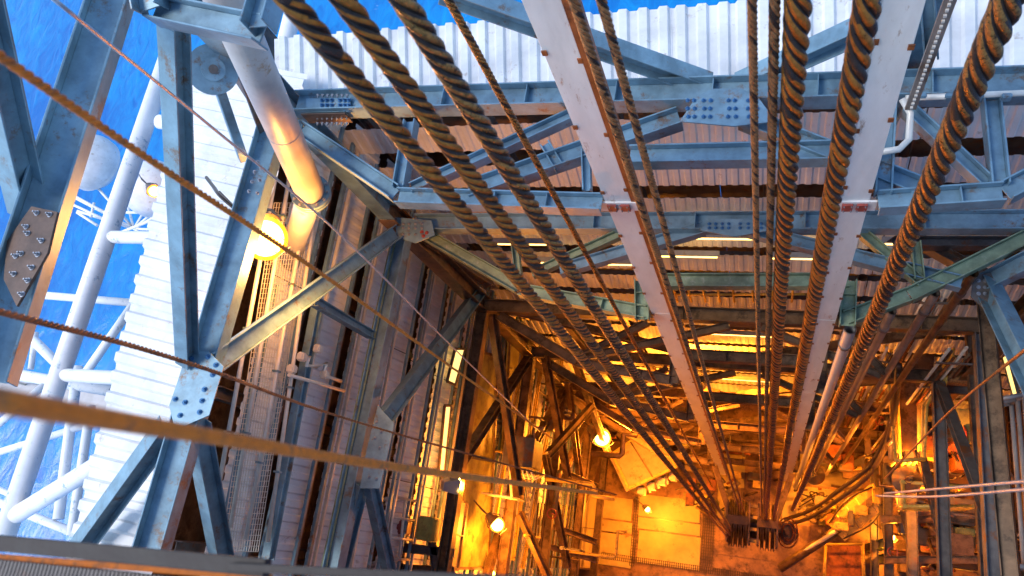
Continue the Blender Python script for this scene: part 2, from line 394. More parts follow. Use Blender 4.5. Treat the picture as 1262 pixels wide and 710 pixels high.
# diagonals of the left face
B_c = P(497, 284, z=L2)
Hbeam('brace', P(262, 450, z=L1+.02), P(487, 287, z=L2+.25), .25, .22, M_steel, dk, V((.9,.2,.4)))
Hbeam('brace', P(210, 522, z=L1+.02), P(98, 676, z=L1-1.0), .24, .22, M_steel, dk, V((.9,0,.4)))
Hbeam('brace', P(243, 522, z=L1-.02), P(276, 700, z=L1-1.9), .24, .22, M_steel, dk, V((.9,0,.4)))
Hbeam('knee_brace', P(388, 372, z=L1-2.2), P(458, 413, z=L2+.1), .14, .16, M_steel, dk, V((.6,0,.8)))
# L2 left girt
Hbeam('girt', P(497, 288, z=L2), P(410, 705, z=L2), .27, .26, M_steel, dk, ZU)
bar('green_web_cover', P(484, 300, z=L2+.05), P(399, 700, z=L2+.05), .11, .02, M_green, dk)
g = plate('gusset_plate', [P(u, v, z=L2+.16) for u, v in ((487,268),(532,272),(536,290),(512,300),(489,292))], .02, ZU, M_steel, dk)
bolts([P(u, v, z=L2+.175) for u in (497,504,512,520) for v in (276,281,289)], ZU, M_bolts, g, .02)
bolts([P(u, v, z=L2+.175) for u, v in ((520,286),(526,287),(522,291))], ZU, M_red, g, .024)
g = plate('gusset_plate', [P(u, v, z=L2+.16) for u, v in ((466,500),(486,522),(478,560),(468,602),(444,602),(452,555))], .02, ZU, M_steel, dk)
bolts([P(u, v, z=L2+.175) for u, v in ((464,520),(470,532),(462,540),(468,552),(460,566),(455,588),(464,590))], ZU, M_bolts, g, .018)
Hbeam('brace', P(474, 516, z=L2), P(592, 358, z=L3+.2), .26, .22, M_steel, dk, V((.9,.2,.4)))
Hbeam('brace', P(446, 596, z=L2), P(418, 706, z=L2-.6), .2, .18, M_steel, dk, V((.9,0,.4)))
Hbeam('brace', P(456, 596, z=L2), P(480, 706, z=L2-1.8), .2, .18, M_steel, dk, V((.9,0,.4)))
Hbeam('brace', P(498, 284, z=L2-.3), P(604, 352, z=L3-.2), .22, .22, M_dark, dk, V((.3,-.6,.8)))

# L2 far girt and green rail frame
zb('girt', (512, 276), (1300, 274), L2, .30, .26, stiff=5)
zb('frame_member', (524, 289), (640, 355), L2-.04, .21, .2, M_green)
zb('frame_member', (641, 358), (796, 386), L2-.04, .21, .2, M_green, stiff=2)
zb('frame_member', (1042, 393), (1120, 364), L2-.04, .21, .2, M_green)
zb('frame_member', (1121, 364), (1300, 276), L2-.04, .21, .2, M_green)
zb('rail_link', (800, 347), (1046, 347), L2-.04, .22, .2, M_green)
zb('rail_stay', (791, 346), (792, 394), L2-.02, .22, .2, M_green, stiff=2)
zb('rail_stay', (1046, 346), (1044, 402), L2-.02, .22, .2, M_green, stiff=2)
zb('brace', (656, 338), (766, 288), L2-.06, .15, .16, M_green)
zb('brace', (690, 334), (868, 282), L2-.08, .2, .2)
zb('brace', (1062, 287), (1136, 350), L2-.06, .15, .16, M_green)
zb('brace', (914, 282), (1185, 350), L2-.08, .2, .2)
zb('strut', (1128, 298), (1133, 345), L2-.02, .14, .14, M_green)
zb('strut', (632, 280), (640, 345), L2-.02, .12, .14, M_green)
gp = [P(u, v, z=L2+.15) for u, v in ((862,284),(880,270),(930,270),(950,284),(905,292))]
g = plate('gusset_plate', gp, .02, ZU, M_steel, dk)
bolts([P(u, v, z=L2+.165) for u in (874,882,890,898,912,922,930,938) for v in (276,281)], ZU, M_bolt, g, .018)
# right corner of L2 with its braces, right face girts
Hbeam('leg_brace', P(1216, 348, z=L2-.6), P(1300, 306, z=L2+.3), .26, .26, M_steel, dk)
Hbeam('leg_brace', P(1216, 350, z=L2-.6), P(1290, 500, z=L2+.9), .26, .26, M_steel, dk, V((-.9,0,.5)))
Hbeam('girt', P(1212, 352, x=3.62), P(1246, 712, x=3.62), .24, .22, M_brown, dk, V((-.4,0,1)))
g = plate('gusset_plate', [P(u, v, z=L2-.5) for u, v in ((1200,338),(1232,336),(1236,366),(1212,380),(1196,366))], .02, ZU, M_dark, dk)
bolts([P(u, v, z=L2-.485) for u in (1206,1214,1224) for v in (346,354,362)], ZU, M_bolts, g, .02)
Hbeam('brace', P(1214, 342, z=L2-.8), P(1120, 290, z=L2-2.2), .2, .2, M_dark, dk)
Hbeam('brace', P(1100, 300, z=L2-.8), P(1262, 300, z=L2-2.2), .18, .2, M_dark, dk)

# lower levels: the same truss, browner with depth
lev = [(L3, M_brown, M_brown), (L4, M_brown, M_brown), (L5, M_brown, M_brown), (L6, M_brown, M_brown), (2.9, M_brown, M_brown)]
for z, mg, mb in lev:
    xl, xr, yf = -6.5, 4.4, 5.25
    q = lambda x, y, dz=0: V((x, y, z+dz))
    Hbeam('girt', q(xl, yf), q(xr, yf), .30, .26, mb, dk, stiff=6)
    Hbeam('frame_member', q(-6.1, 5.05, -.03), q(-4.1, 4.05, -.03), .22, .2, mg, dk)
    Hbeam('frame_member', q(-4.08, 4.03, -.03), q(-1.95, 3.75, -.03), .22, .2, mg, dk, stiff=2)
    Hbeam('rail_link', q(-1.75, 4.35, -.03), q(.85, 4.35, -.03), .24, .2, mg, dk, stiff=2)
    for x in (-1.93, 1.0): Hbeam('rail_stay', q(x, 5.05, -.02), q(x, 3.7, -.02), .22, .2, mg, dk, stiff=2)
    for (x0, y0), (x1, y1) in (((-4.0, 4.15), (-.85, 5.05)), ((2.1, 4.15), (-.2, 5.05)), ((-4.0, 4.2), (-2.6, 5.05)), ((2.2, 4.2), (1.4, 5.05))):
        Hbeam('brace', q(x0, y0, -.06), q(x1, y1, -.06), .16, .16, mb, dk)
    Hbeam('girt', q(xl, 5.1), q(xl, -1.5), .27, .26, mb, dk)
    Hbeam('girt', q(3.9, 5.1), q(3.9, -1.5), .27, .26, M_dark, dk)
zz = [L3, L4, L5, L6, 2.9]
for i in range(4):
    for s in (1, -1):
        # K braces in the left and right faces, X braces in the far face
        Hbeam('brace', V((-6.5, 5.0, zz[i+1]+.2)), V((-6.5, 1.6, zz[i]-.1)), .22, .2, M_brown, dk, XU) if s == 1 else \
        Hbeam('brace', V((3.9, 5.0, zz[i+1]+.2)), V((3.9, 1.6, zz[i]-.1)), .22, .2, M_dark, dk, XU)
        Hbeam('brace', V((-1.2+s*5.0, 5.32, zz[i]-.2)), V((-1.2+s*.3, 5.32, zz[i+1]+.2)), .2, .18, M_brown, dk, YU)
# derrick legs
for (x, y) in ((-6.55, 5.3), (4.45, 5.3)):
    Hbeam('leg', V((x, y, 0)), V((x, y, L2+.4)), .34, .34, M_brown, dk, XU)
Hbeam('leg', V((-6.55, 5.3, L2+.4)), V((-6.2, 5.25, 33)), .30, .30, M_steel, dk, XU)
for x in (-4.9, -3.3, 1.9): Hbeam('post', V((x, 5.45, 0)), V((x, 5.45, L3)), .16, .16, M_brown, dk, XU)
own(dk)

# unseen front wall behind and below the camera, added to keep out low daylight
nw = thing('unseen_front_wall', 'unseen brown plate wall added on the near side of the derrick to block daylight', 'wind wall', (0,-2.8,0))
for k in range(11):
    for j in range(5):
        xa = -9+3.6*j; yy = -2.8-.02*((k+j)%2)
        plate('wall_panel', [V((xa,yy,k*2.8)), V((xa+3.58,yy,k*2.8)), V((xa+3.58,yy,k*2.8+2.78)), V((xa,yy,k*2.8+2.78))], .03, YU, M_brown, nw)
for x in (-6, -2.4, 1.2, 4.8): Hbeam('wall_post', V((x,-2.6,0)), V((x,-2.6,31)), .24, .24, M_brown, nw, YU)
own(nw)
# unseen crown platform over the camera, added to hold sky light off the shaft
cp = thing('unseen_crown_shade', 'unseen dark crown platform with beams above the ropes, added to cut sky light', 'platform', (-1.4, 2, H+5))
for k in range(2):
    a = -2.3+1.85*k; box0 = bmesh.new(); add_box(box0, V((a+.92, 1.4, H+5)), XU*.915, YU*3.2, ZU*.03); finish('deck_plate', box0, M_dark, cp)
for y in (-2.5, 0, 2.5, 5): Hbeam('beam', V((-7.6, y, H+4.75)), V((5.3, y, H+4.75)), .3, .4, M_steel, cp, YU)
own(cp)

# ------------------------------------------------------------------ outer aprons (white corrugated)
slope = math.tan(R(12))
def roof(name, label, base, nrm, near, far, chunks, pitch):
    r = thing(name, label, 'wind wall', base)
    pl = (V(base), V(nrm).normalized())
    A0, A1 = P(*near[0], pl=pl), P(*near[1], pl=pl); B0, B1 = P(*far[0], pl=pl), P(*far[1], pl=pl)
    for i in range(chunks):
        s0, s1 = i/chunks, (i+1)/chunks+.004
        up_ = pl[1]*(.006*(i%2))
        corrugated('roof_sheet', A0.lerp(A1,s0)+up_, A0.lerp(A1,s1)+up_, B0.lerp(B1,s0)+up_, B0.lerp(B1,s1)+up_, pl[1], M_sheet, r, pitch, .05)
    own(r); return r, pl, (A0, A1, B0, B1)
roof('corrugated_apron', 'white corrugated sheet apron sloping out to sea behind the top girt', (0, 6.3, 27.0), (0, slope, 1), ((340,150),(1330,110)), ((338,48),(1330,-28)), 14, .30)
roof('corrugated_apron', 'white corrugated sheet apron with wavy edge left of the bolted side girt', (-7.3, 0, 27.3), (-slope, 0, 1), ((380,92),(190,712)), ((238,66),(84,690)), 9, .34)

# far wind wall: louvred corrugated bands seen through the truss
fw = thing('louvred_wind_wall', 'far wind wall of stacked corrugated bands with dark gaps, orange lit lower down', 'wind wall', (-1.4, 6.3, 0))
z = 26.7; i = 0
while z > 4:
    h = .62 if z > 14 else .95; x0, x1 = -8.8, 7.5
    for a, b in ((x0, -2.6), (-2.58, 2.0), (2.02, x1)):
        A0, A1 = V((a, 6.60, z)), V((b, 6.60, z)); B0, B1 = V((a, 6.46, z-h)), V((b, 6.46, z-h))
        corrugated('louvre_sheet', B0, B1, A0, A1, V((0,-1,.6)), M_wall, fw, .20, .022)
    bar('wall_rail', V((x0, 6.72, z-h-.05)), V((x1, 6.72, z-h-.05)), .14, .16, M_dark, fw)
    bar('wall_rail', V((x0, 6.95, z-h-.45)), V((x1, 6.95, z-h-.45)), .3, .1, M_dark, fw)
    z -= h+.80; i += 1
for x in (-7.2, -4.9, -2.6, -.3, 2.0, 4.3, 6.5): Hbeam('wall_post', V((x, 7.05, 0)), V((x, 7.05, 26.4)), .2, .2, M_dark, fw, YU)
own(fw)
bk = thing('backing_wall', 'ochre painted plate wall behind the louvres of the far side', 'wall', (0, 8.2, 0))
for k in range(10):
    for j, (xa, xb) in enumerate(((-9.2,-4.79),(-4.78,-1.19),(-1.18,2.4),(2.42,6.0),(6.02,9.5))):
        plate('wall_panel', [V((xa,8.2+.02*((k+j)%2),k*2.5)), V((xb,8.2+.02*((k+j)%2),k*2.5)), V((xb,8.2+.02*((k+j)%2),k*2.5+2.52)), V((xa,8.2+.02*((k+j)%2),k*2.5+2.52))], .03, YU, M_olive if k < 6 else M_dark, bk)
own(bk)

# left wind wall: louvred bands along the left face
lw = thing('louvred_wind_wall', 'left wind wall of pinkish corrugated bands between dark rails beside the green girt', 'wind wall', (-7.7, 0, 0))
z = 25.9; first = True
while z > 3:
    h = .80
    for a, b in ((7.2, 3.6), (3.58, 1.0), (.98, -1.8)):
        A0, A1 = V((-7.66, a, z)), V((-7.66, b, z)); B0, B1 = V((-7.50, a, z-h)), V((-7.50, b, z-h))
        corrugated('louvre_sheet', A0, A1, B0, B1, V((1,0,.3)), M_wall2, lw, .24, .035, 'trap')
    bar('wall_rail', V((-7.66, 6.2, z-h-.12)), V((-7.66, -1.8, z-h-.12)), .18, .2, M_dark, lw)
    bar('wall_rail', V((-7.9, 6.2, z-h-.38)), V((-7.9, -1.8, z-h-.38)), .3, .06, M_dark, lw)
    for dz_, w_, m_ in ((-.55, .07, M_steel), (-.98, .09, M_steel), (-1.2, .05, M_wpipe)):
        bar('slim_rail', V((-7.36, 6.6, z+dz_)), V((-7.36, -1.8, z+dz_)), .06, w_, m_, lw)
    z -= h+.58
for y in (6.2, 3.9, 1.6, -.7): Hbeam('wall_post', V((-8.1, y, 0)), V((-8.1, y, 26)), .2, .2, M_dark, lw, XU)
own(lw)
bl = thing('backing_wall', 'dark plate wall behind the louvres of the left side', 'wall', (-8.9, 0, 0))
for k in range(9):
    for j, (ya, yb) in enumerate(((-2.5,1.0),(.99,4.61),(4.6,8.3))):
        dx = -.02*((k+j)%2)
        plate('wall_panel', [V((-8.9+dx,ya,k*2.93)), V((-8.9+dx,yb,k*2.93)), V((-8.9+dx,yb,k*2.93+2.95)), V((-8.9+dx,ya,k*2.93+2.95))], .03, XU, M_brown, bl)
own(bl)
rw = thing('plate_wind_wall', 'dark brown plate wall at the right with lit slots', 'wind wall', (8.6, 0, 0))
for k in range(9):
    for j, (ya, yb) in enumerate(((-2.0,1.4),(1.42,4.8),(4.82,8.2))):
        dx = .02*((k+j)%2)
        plate('wall_panel', [V((8.6+dx,ya,k*2.8)), V((8.6+dx,yb,k*2.8)), V((8.6+dx,yb,k*2.8+2.78)), V((8.6+dx,ya,k*2.8+2.78))], .03, XU, M_dark, rw)
for y in (0.2, 2.2, 4.2, 6.4): Hbeam('wall_post', V((8.3, y, 0)), V((8.3, y, 25)), .24, .24, M_brown, rw, XU)
for z in (4, 8, 12, 16, 20): Hbeam('wall_rail', V((8.3, -1.8, z)), V((8.3, 8, z)), .24, .24, M_brown, rw)
own(rw)

# ------------------------------------------------------------------ guide rails
def guide(label, ua, ub, rust_side):
    y = 3.75
    t = thing('guide_rail', label, 'guide rail', (P(ua, 0, y=y).x, y, 0), 'white guide rails down the middle')
    xa, xb = P(ua, 0, y=y).x, P(ub, 0, y=y).x
    z0, z1 = H+1, 3.2; zs = [z0, P(800, 252, y=y).z, P(800, 385, y=y).z, P(800, 470, y=y).z, P(800, 540, y=y).z, z1]
    for i in range(len(zs)-1):
        a, b = zs[i]-.008, zs[i+1]+.008
        w = xb-xa
        bm = bmesh.new(); c = V(((xa+xb)/2, y, (a+b)/2))
        add_box(bm, c, XU*w/2, YU*.008, ZU*(a-b)/2)
        for s in (-1, 1): add_box(bm, c+XU*s*(w/2-.008)+YU*.128, XU*.008, YU*.12, ZU*(a-b)/2)
        bmesh.ops.bevel(bm, geom=bm.edges[:], offset=.003, segments=1, affect='EDGES')
        finish('rail_section', bm, M_white, t)
        if i < 1:
            for s in (-.32, .32):
                bx = V(((xa+xb)/2+s*w*.8, y-.03, b))
                bm = bmesh.new(); add_box(bm, bx, XU*.05, YU*.03, ZU*.07); sp = finish('splice_lug', bm, M_red, t)
        if i < 1:
            bm = bmesh.new(); add_box(bm, V(((xa+xb)/2, y-.022, b)), XU*(w/2+.07), YU*.012, ZU*.10); finish('splice_plate', bm, M_white, t)
            bolts([V(((xa+xb)/2+dx, y-.036, b+dz)) for dx in (-.1,-.03,.03,.1) for dz in (-.05,.05)], -YU, M_bolts, t, .014)
    rg = random.Random(int(ua)); zc = z0-.4
    while zc > 5:
        for xe in (xa+.012, xb-.012):
            bm = bmesh.new(); add_box(bm, V((xe, y-.014, zc+rg.uniform(-.15,.15))), XU*.022, YU*.006, ZU*.03)
            finish('rail_clip', bm, M_rust, t)
        zc -= 1.15
    xr = xb if rust_side > 0 else xa
    bm = bmesh.new()
    add_box(bm, V((xr+rust_side*.05, y+.05, (z0+z1)/2)), XU*.045, YU*.07, ZU*(z0-z1)/2)
    add_box(bm, V((xr+rust_side*.115, y-.02, (z0+z1)/2)), XU*.018, YU*.05, ZU*(z0-z1)/2)
    finish('running_track', bm, M_rust if rust_side > 0 else M_white, t)
    own(t)
guide('left white guide rail with rust brown running track', 643, 692, 1)
guide('right white guide rail beside the thick wire ropes', 1087, 1141, -1)

# ------------------------------------------------------------------ wire ropes
ZB = 9.0
VPX, VPY = 940., 715.
def rope(u0, vend, wpx, mt, label, zend=ZB, ztop=None, lay=5.0, crest=.13):
    # a vertical rope: through pixel (u0, 0) towards the nadir, ending where it has fallen to row vend
    t_ = vend/VPY; ue = u0+(VPX-u0)*t_
    p = P(ue, vend, z=zend)
    # depth along the view axis at the top of the picture gives the diameter
    top = P(u0, 0, pl=(p, V((0,1,0)))); dep = (top-V((0,0,H))).dot(-back)
    slope_ = abs(VPX-u0)/VPY; dia = wpx*dep/FOC*1.0
    t = thing('wire_rope', label, 'rope', (p.x, p.y, zend))
    sides = 12 if wpx > 20 else 6
    rope_strands(t, p.x, p.y, (ztop or H+.6), zend, dia, mt, seg=14 if wpx > 20 else 10, lay=lay, sides=sides, n=5 if wpx > 20 else 6, crest=crest)
    own(t); return p, dia
rope(357, 662, 33, M_rope, 'leftmost of the three thick ropes crossing from top left, brown and greasy')
rope(424, 659, 32, M_rope, 'middle one of the three thick ropes crossing from top left, golden brown')
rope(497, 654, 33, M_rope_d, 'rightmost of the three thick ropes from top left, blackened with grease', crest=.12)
rope(984, 640, 35, M_rope, 'thick golden rope between the thin ropes and the right guide rail')
rope(1070, 640, 36, M_rope, 'thick black and gold rope running along the edge of the right guide rail')
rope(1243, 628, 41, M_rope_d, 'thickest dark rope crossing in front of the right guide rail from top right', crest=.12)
rope(927, 640, 13, M_rope_r, 'thin rusty rope left of its twin in the middle')
rope(955, 640, 15, M_rope_r, 'thin rusty rope just left of the thick golden rope')
rope(553, 600, 12, M_rope_d, 'thin grey rope right of the three thick ropes', zend=4)
rope(707, 634, 15, M_rope_r, 'thin rusty rope nearest the brown track of the left guide rail')
rope(741, 634, 14, M_rope_r, 'thin rusty rope hanging clear right of the left guide rail')

# travelling block under the ropes
KB = 27/12.6; ZT = 9.0                       # block size and height of its top
def bp(x, y, z): return V((x*KB, y*KB, ZT+(z-23.4)*KB))
tb = thing('travelling_block', 'travelling block with two packs of grooved sheaves under the rope bundle', 'travelling block', bp(-.15, .8, 21.6))
def box(name, c, sx, sy, sz, mt, parent, bev=.01):
    bm = bmesh.new(); add_box(bm, V(c), XU*sx/2, YU*sy/2, ZU*sz/2)
    if bev: bmesh.ops.bevel(bm, geom=bm.edges[:], offset=bev, segments=2, affect='EDGES')
    return finish(name, bm, mt, parent)
def sheave(c, r, parent, mt=M_brown, t=.05):
    bm = bmesh.new(); add_disc(bm, c-XU*t*.4, XU, r, t*.22, 32); add_disc(bm, c+XU*t*.4, XU, r, t*.22, 32); add_disc(bm, c, XU, r*.9, t*.58, 32)
    s = finish('sheave', bm, mt, parent)
    bm = bmesh.new(); add_disc(bm, c, XU, r*.25, t*1.3, 16); finish('hub', bm, M_dark, s)
by0 = .78
for k in range(4): sheave(bp(-.49+.072*k, by0, 23.0), .36*KB, tb, M_brown, .05*KB)
for k in range(3): sheave(bp(-.03+.075*k, by0, 23.0), .36*KB, tb, M_brown, .05*KB)
for x in (-.54, -.22, -.09, .18): box('side_plate', bp(x, by0, 22.95), .03*KB, .60*KB, .8*KB, M_brown, tb)
for y in (-.25, -.08, .09, .26): box('spacer', bp(-.155, by0+y, 23.2), .10*KB, .05*KB, .1*KB, M_yel, tb)
for x0 in (-.38, .045): box('top_guard', bp(x0, by0+.02, 23.37), .30*KB, .13*KB, .03*KB, M_gus, tb)
bm = bmesh.new(); add_tube(bm, bp(-.6, by0, 23), bp(.24, by0, 23), .07*KB, 16); finish('axle', bm, M_dark, tb)
box('body', bp(-.18, by0, 22.3), .5*KB, .35*KB, .5*KB, M_brown, tb, .04)
box('lower_clevis', bp(-.18, by0, 21.85), .25*KB, .25*KB, .4*KB, M_dark, tb, .04)
for sx in (-1, 1):
    bar('dolly_arm', bp(-.18+sx*.3, by0, 22.4), V((-.45+sx*1.3, 3.6, ZT-2.2)), .2, .2, M_brown, tb)
own(tb)
# coiled drum right of the block
dr = thing('rope_drum', 'round rope drum with brown coils at the foot of the thickest rope', 'drum', bp(.34,.76,22.6))
for k in range(3):
    bm = bmesh.new(); r = (.15-.035*k)*KB; c = bp(.34,.74,22.75+.02*k); pts = [c+V((r*cos(a*pi/14), r*1.5*sin(a*pi/14), 0)) for a in range(29)]; add_path(bm, pts, .012*KB, 6); finish('rope_coil', bm, M_rust, dr, True)
bm = bmesh.new(); add_tube(bm, bp(.34,.74,22.5), bp(.34,.74,22.74), .15*KB, 24); finish('drum_body', bm, M_dark, dr)
bm = bmesh.new(); add_tube(bm, bp(.34,.74,22.74), bp(.34,.74,22.9), .05*KB, 12); finish('drum_hub', bm, M_gus, dr)
own(dr)

# ------------------------------------------------------------------ drill floor
fl = bpy.data.meshes.new('drill_floor')
o = box('drill_floor', (0, 3.5, -.2), 19, 12, .36, M_deck, None, 0); tag(o, kind='structure'); floor = o
def floor_rect(name, u0, v0, u1, v1, mt, dz, th=.04):
    p = P(u0, (v0+v1)/2, z=0); q = P(u1, (v0+v1)/2, z=0); yt = P((u0+u1)/2, v0, z=0).y; yb = P((u0+u1)/2, v1, z=0).y
    return box(name, ((p.x+q.x)/2, (yt+yb)/2, dz), abs(q.x-p.x), abs(yt-yb), th, mt, floor, .006)
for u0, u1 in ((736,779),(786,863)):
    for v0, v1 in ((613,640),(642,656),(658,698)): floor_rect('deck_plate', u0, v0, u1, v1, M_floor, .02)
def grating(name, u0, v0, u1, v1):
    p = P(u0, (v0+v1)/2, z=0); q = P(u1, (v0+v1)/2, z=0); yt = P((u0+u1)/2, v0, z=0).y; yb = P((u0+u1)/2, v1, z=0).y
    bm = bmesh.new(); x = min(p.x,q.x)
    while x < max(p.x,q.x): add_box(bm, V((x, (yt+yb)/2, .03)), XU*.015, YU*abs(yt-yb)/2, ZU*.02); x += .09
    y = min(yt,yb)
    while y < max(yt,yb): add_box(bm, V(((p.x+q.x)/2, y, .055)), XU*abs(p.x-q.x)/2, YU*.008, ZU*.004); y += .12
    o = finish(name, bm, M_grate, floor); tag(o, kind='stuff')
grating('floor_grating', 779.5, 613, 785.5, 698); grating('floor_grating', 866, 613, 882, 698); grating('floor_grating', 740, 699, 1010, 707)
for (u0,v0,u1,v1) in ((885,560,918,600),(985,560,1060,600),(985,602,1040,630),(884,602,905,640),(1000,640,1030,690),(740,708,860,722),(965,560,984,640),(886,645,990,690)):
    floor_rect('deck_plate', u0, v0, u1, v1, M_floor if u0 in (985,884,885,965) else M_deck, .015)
# small clutter bolted on the floor
for k in range(26):
    u, v = random.uniform(880, 1240), random.uniform(575, 700)
    p = P(u, v, z=0)
    if k < 12: box('deck_box', (p.x, p.y, .2+random.random()*.3), .3+random.random()*.5, .25+random.random()*.4, .4+random.random()*.6, random.choice((M_brown, M_dark, M_yel, M_olive)), floor, .02)
    else: tube('deck_pipe', V((p.x, p.y, .12)), V((p.x+random.uniform(-1.6,1.6), p.y+random.uniform(-.8,.8), .12)), .05, random.choice((M_brown, M_wpipe, M_rust)), floor)

# driller's cabin: tilted roof box with a frame
dc = thing('driller_cabin', 'driller cabin with tan framed roof set askew on the drill floor', 'cabin', P(808,575,z=0))
ZC = 3.4
cq = [P(u, v, z=ZC) for u, v in ((755,560),(800,530),(835,575),(775,602))]
n_ = ZU
plate('cabin_roof', [P(u,v,z=ZC) for u,v in ((752,565),(800,528),(838,572),(772,606))], .12, ZU, M_cabin, dc)
for a, b in zip(cq, cq[1:]+cq[:1]):
    bar('roof_edge', a+ZU*.1, b+ZU*.1, .12, .1, M_yel, dc)
    plate('cabin_wall', [V((a.x,a.y,.05)), V((b.x,b.y,.05)), b-ZU*.08, a-ZU*.08], .05, (b-a).cross(ZU), M_brown, dc)
for k in range(4):
    a = cq[2].lerp(cq[3], .12+.22*k)+V((.1,-.15,-.9)); b = cq[2].lerp(cq[3], .24+.22*k)+V((.1,-.15,-.9)); box('window_frame', (a+b)/2, .28, .28, .7, M_wpipe, dc, .02)
bar('roof_bar', cq[0].lerp(cq[1], .5)+ZU*.13, cq[3].lerp(cq[2], .5)+ZU*.13, .06, .05, M_brown, dc)
own(dc)
# second flat unit beside the cabin
sd_ = thing('cable_tray', 'long lit cable tray with brackets along the lower edge of the cabin', 'tray', P(820,590,z=2))
a, b = P(790,592,z=2.6), P(858,560,z=2.6)
bar('tray', a, b, .35, .06, M_yel, sd_)
for k in range(6):
    p = a.lerp(b, .08+.16*k); bar('bracket', p, p+V((.25,-.55,0)), .1, .08, M_wpipe, sd_)
    box('clamp', p+V((.1,-.1,.08)), .12, .12, .1, M_dark, sd_)
own(sd_)

# ------------------------------------------------------------------ big pipe top left with flange
pp = thing('flanged_pipe', 'large grey pipe with bolted flange slanting down beside the lamp', 'pipe', P(385,240,x=-6))
a, b, c = P(262,-40,z=31.6), P(383,238,z=27.6), P(352,335,z=25.2)
tube('pipe_run', a, b, .20, M_pipe, pp, 28); tube('pipe_run', b, c, .18, M_pipe, pp, 28)
d_ = (b-a).normalized()
f1 = tube('flange', b-d_*.05, b+d_*.01, .27, M_steel, pp, 28); tube('flange', b+d_*.02, b+d_*.08, .27, M_steel, pp, 28)
_, s_, u_, _ = frame(a, b, V((.1,.3,.9)))
bolts([b+(s_*cos(k*pi/6)+u_*sin(k*pi/6))*.235-d_*.05 for k in range(12)], -d_, M_bolts, f1, .018)
m1 = a.lerp(b, .62); tube('weld_band', m1, m1+d_*.02, .203, M_pipe, pp, 28)
own(pp)

# pulley and its hanger plates
pu = thing('hanging_pulley', 'grey pulley wheel with round boss held between hanger plates near the pipe', 'pulley', P(262,88,z=29.4))
c = P(262, 86, z=29.4); ax = (V((0,0,H))-c).normalized(); ax = (ax*.6+V((.6,-.3,.5))).normalized()
for s, r in ((-.07, .30), (.07, .30)):
    bm = bmesh.new(); add_disc(bm, c+ax*s, ax, r, .03, 36); finish('cheek_plate', bm, M_steel, pu)
bm = bmesh.new(); add_disc(bm, c, ax, .25, .10, 36); finish('wheel', bm, M_dark, pu)
bm = bmesh.new(); add_disc(bm, c+ax*.10, ax, .14, .05, 28); finish('boss', bm, M_steel, pu)
bm = bmesh.new(); add_disc(bm, c+ax*.13, ax, .055, .04, 18); finish('pin', bm, M_dark, pu)
bar('hanger', c+ax*.02, P(300, 196, z=L1-.1), .12, .16, M_steel, pu, ax)
bar('hanger', P(285, 30, z=29.8), P(335, 172, z=L1-.2), .26, .1, M_dark, pu, ax)
own(pu)
wn_ = thing('side_cross_beams', 'short dark steel beams crossing under the flanged pipe', 'beam', P(330,100,z=28.8))
Hbeam('beam', P(262,30,z=29.2), P(352,168,z=L1-.35), .28, .22, M_dark, wn_, V((.4,.2,.9)), stiff=3)
Hbeam('beam', P(318,165,z=L1-.1), P(372,162,z=L1-.1), .24, .2, M_steel, wn_, stiff=1)
own(wn_)

# ------------------------------------------------------------------ small pipes, wire mesh and channel behind the left girt
for (pa, pb, lab) in (((352,150),(262,640),'cream pipe nearest the left girt, passing behind the lamp'),
                      ((373,120),(284,650),'second cream pipe from the left girt, passing behind the big brace'),
                      ((382,230),(303,665),'third cream pipe from the left girt, in front of the wire mesh'),
                      ((388,262),(330,668),'cream pipe along the right edge of the wire mesh')):
    a, b = P(*pa, x=-7.05), P(*pb, x=-7.05)
    t = thing('small_pipe', lab, 'pipe', b, 'cream pipes behind the left girt')
    tube('pipe_run', a, b, .032, M_wpipe, t, 10)
    for k in (.3, .55, .8):
        q = a.lerp(b, k); box('pipe_clip', q, .1, .03, .1, M_steel, t, .004)
    own(t)
vf = thing('pipe_manifold', 'cream valve fittings joining the pipes over the wire mesh', 'valve', P(385,455,x=-7))
q = [P(u, v, x=-6.95) for u, v in ((370,436),(381,440),(378,450),(390,452),(402,448),(398,462),(420,470))]
hose('fitting', q, .035, M_wpipe, vf)
for u, v in ((372,440),(392,430),(400,462),(360,455)): box('valve_body', P(u, v, x=-6.95), .13, .13, .13, M_wpipe, vf, .02)
tube('crossover', P(356,462,x=-6.93), P(424,482,x=-6.93), .03, M_wpipe, vf)
own(vf)
mp_ = thing('wire_mesh_panel', 'diamond wire mesh panel in a pale steel channel left of the green girt', 'mesh panel', P(350,560,x=-7.15))
Hbeam('channel', P(392,372,x=-7.1), P(330,690,x=-7.1), .16, .14, M_steel, mp_, XU)
Hbeam('channel', P(338,350,x=-7.2), P(270,690,x=-7.2), .1, .1, M_steel, mp_, XU)
bm = bmesh.new()
a0_, a1_, b0_, b1_ = P(385,250,x=-7.15), P(318,680,x=-7.15), P(338,250,x=-7.15), P(272,680,x=-7.15)
for k in range(70):
    s = k/69; add_bar(bm, a0_.lerp(a1_, s), b0_.lerp(b1_, s), .008, .008, XU)
for k in range(16):
    s = k/15; add_bar(bm, a0_.lerp(b0_, s), a1_.lerp(b1_, s), .008, .008, XU)
tag(finish('wire_mesh', bm, M_wpipe, mp_), kind='stuff')
own(mp_)

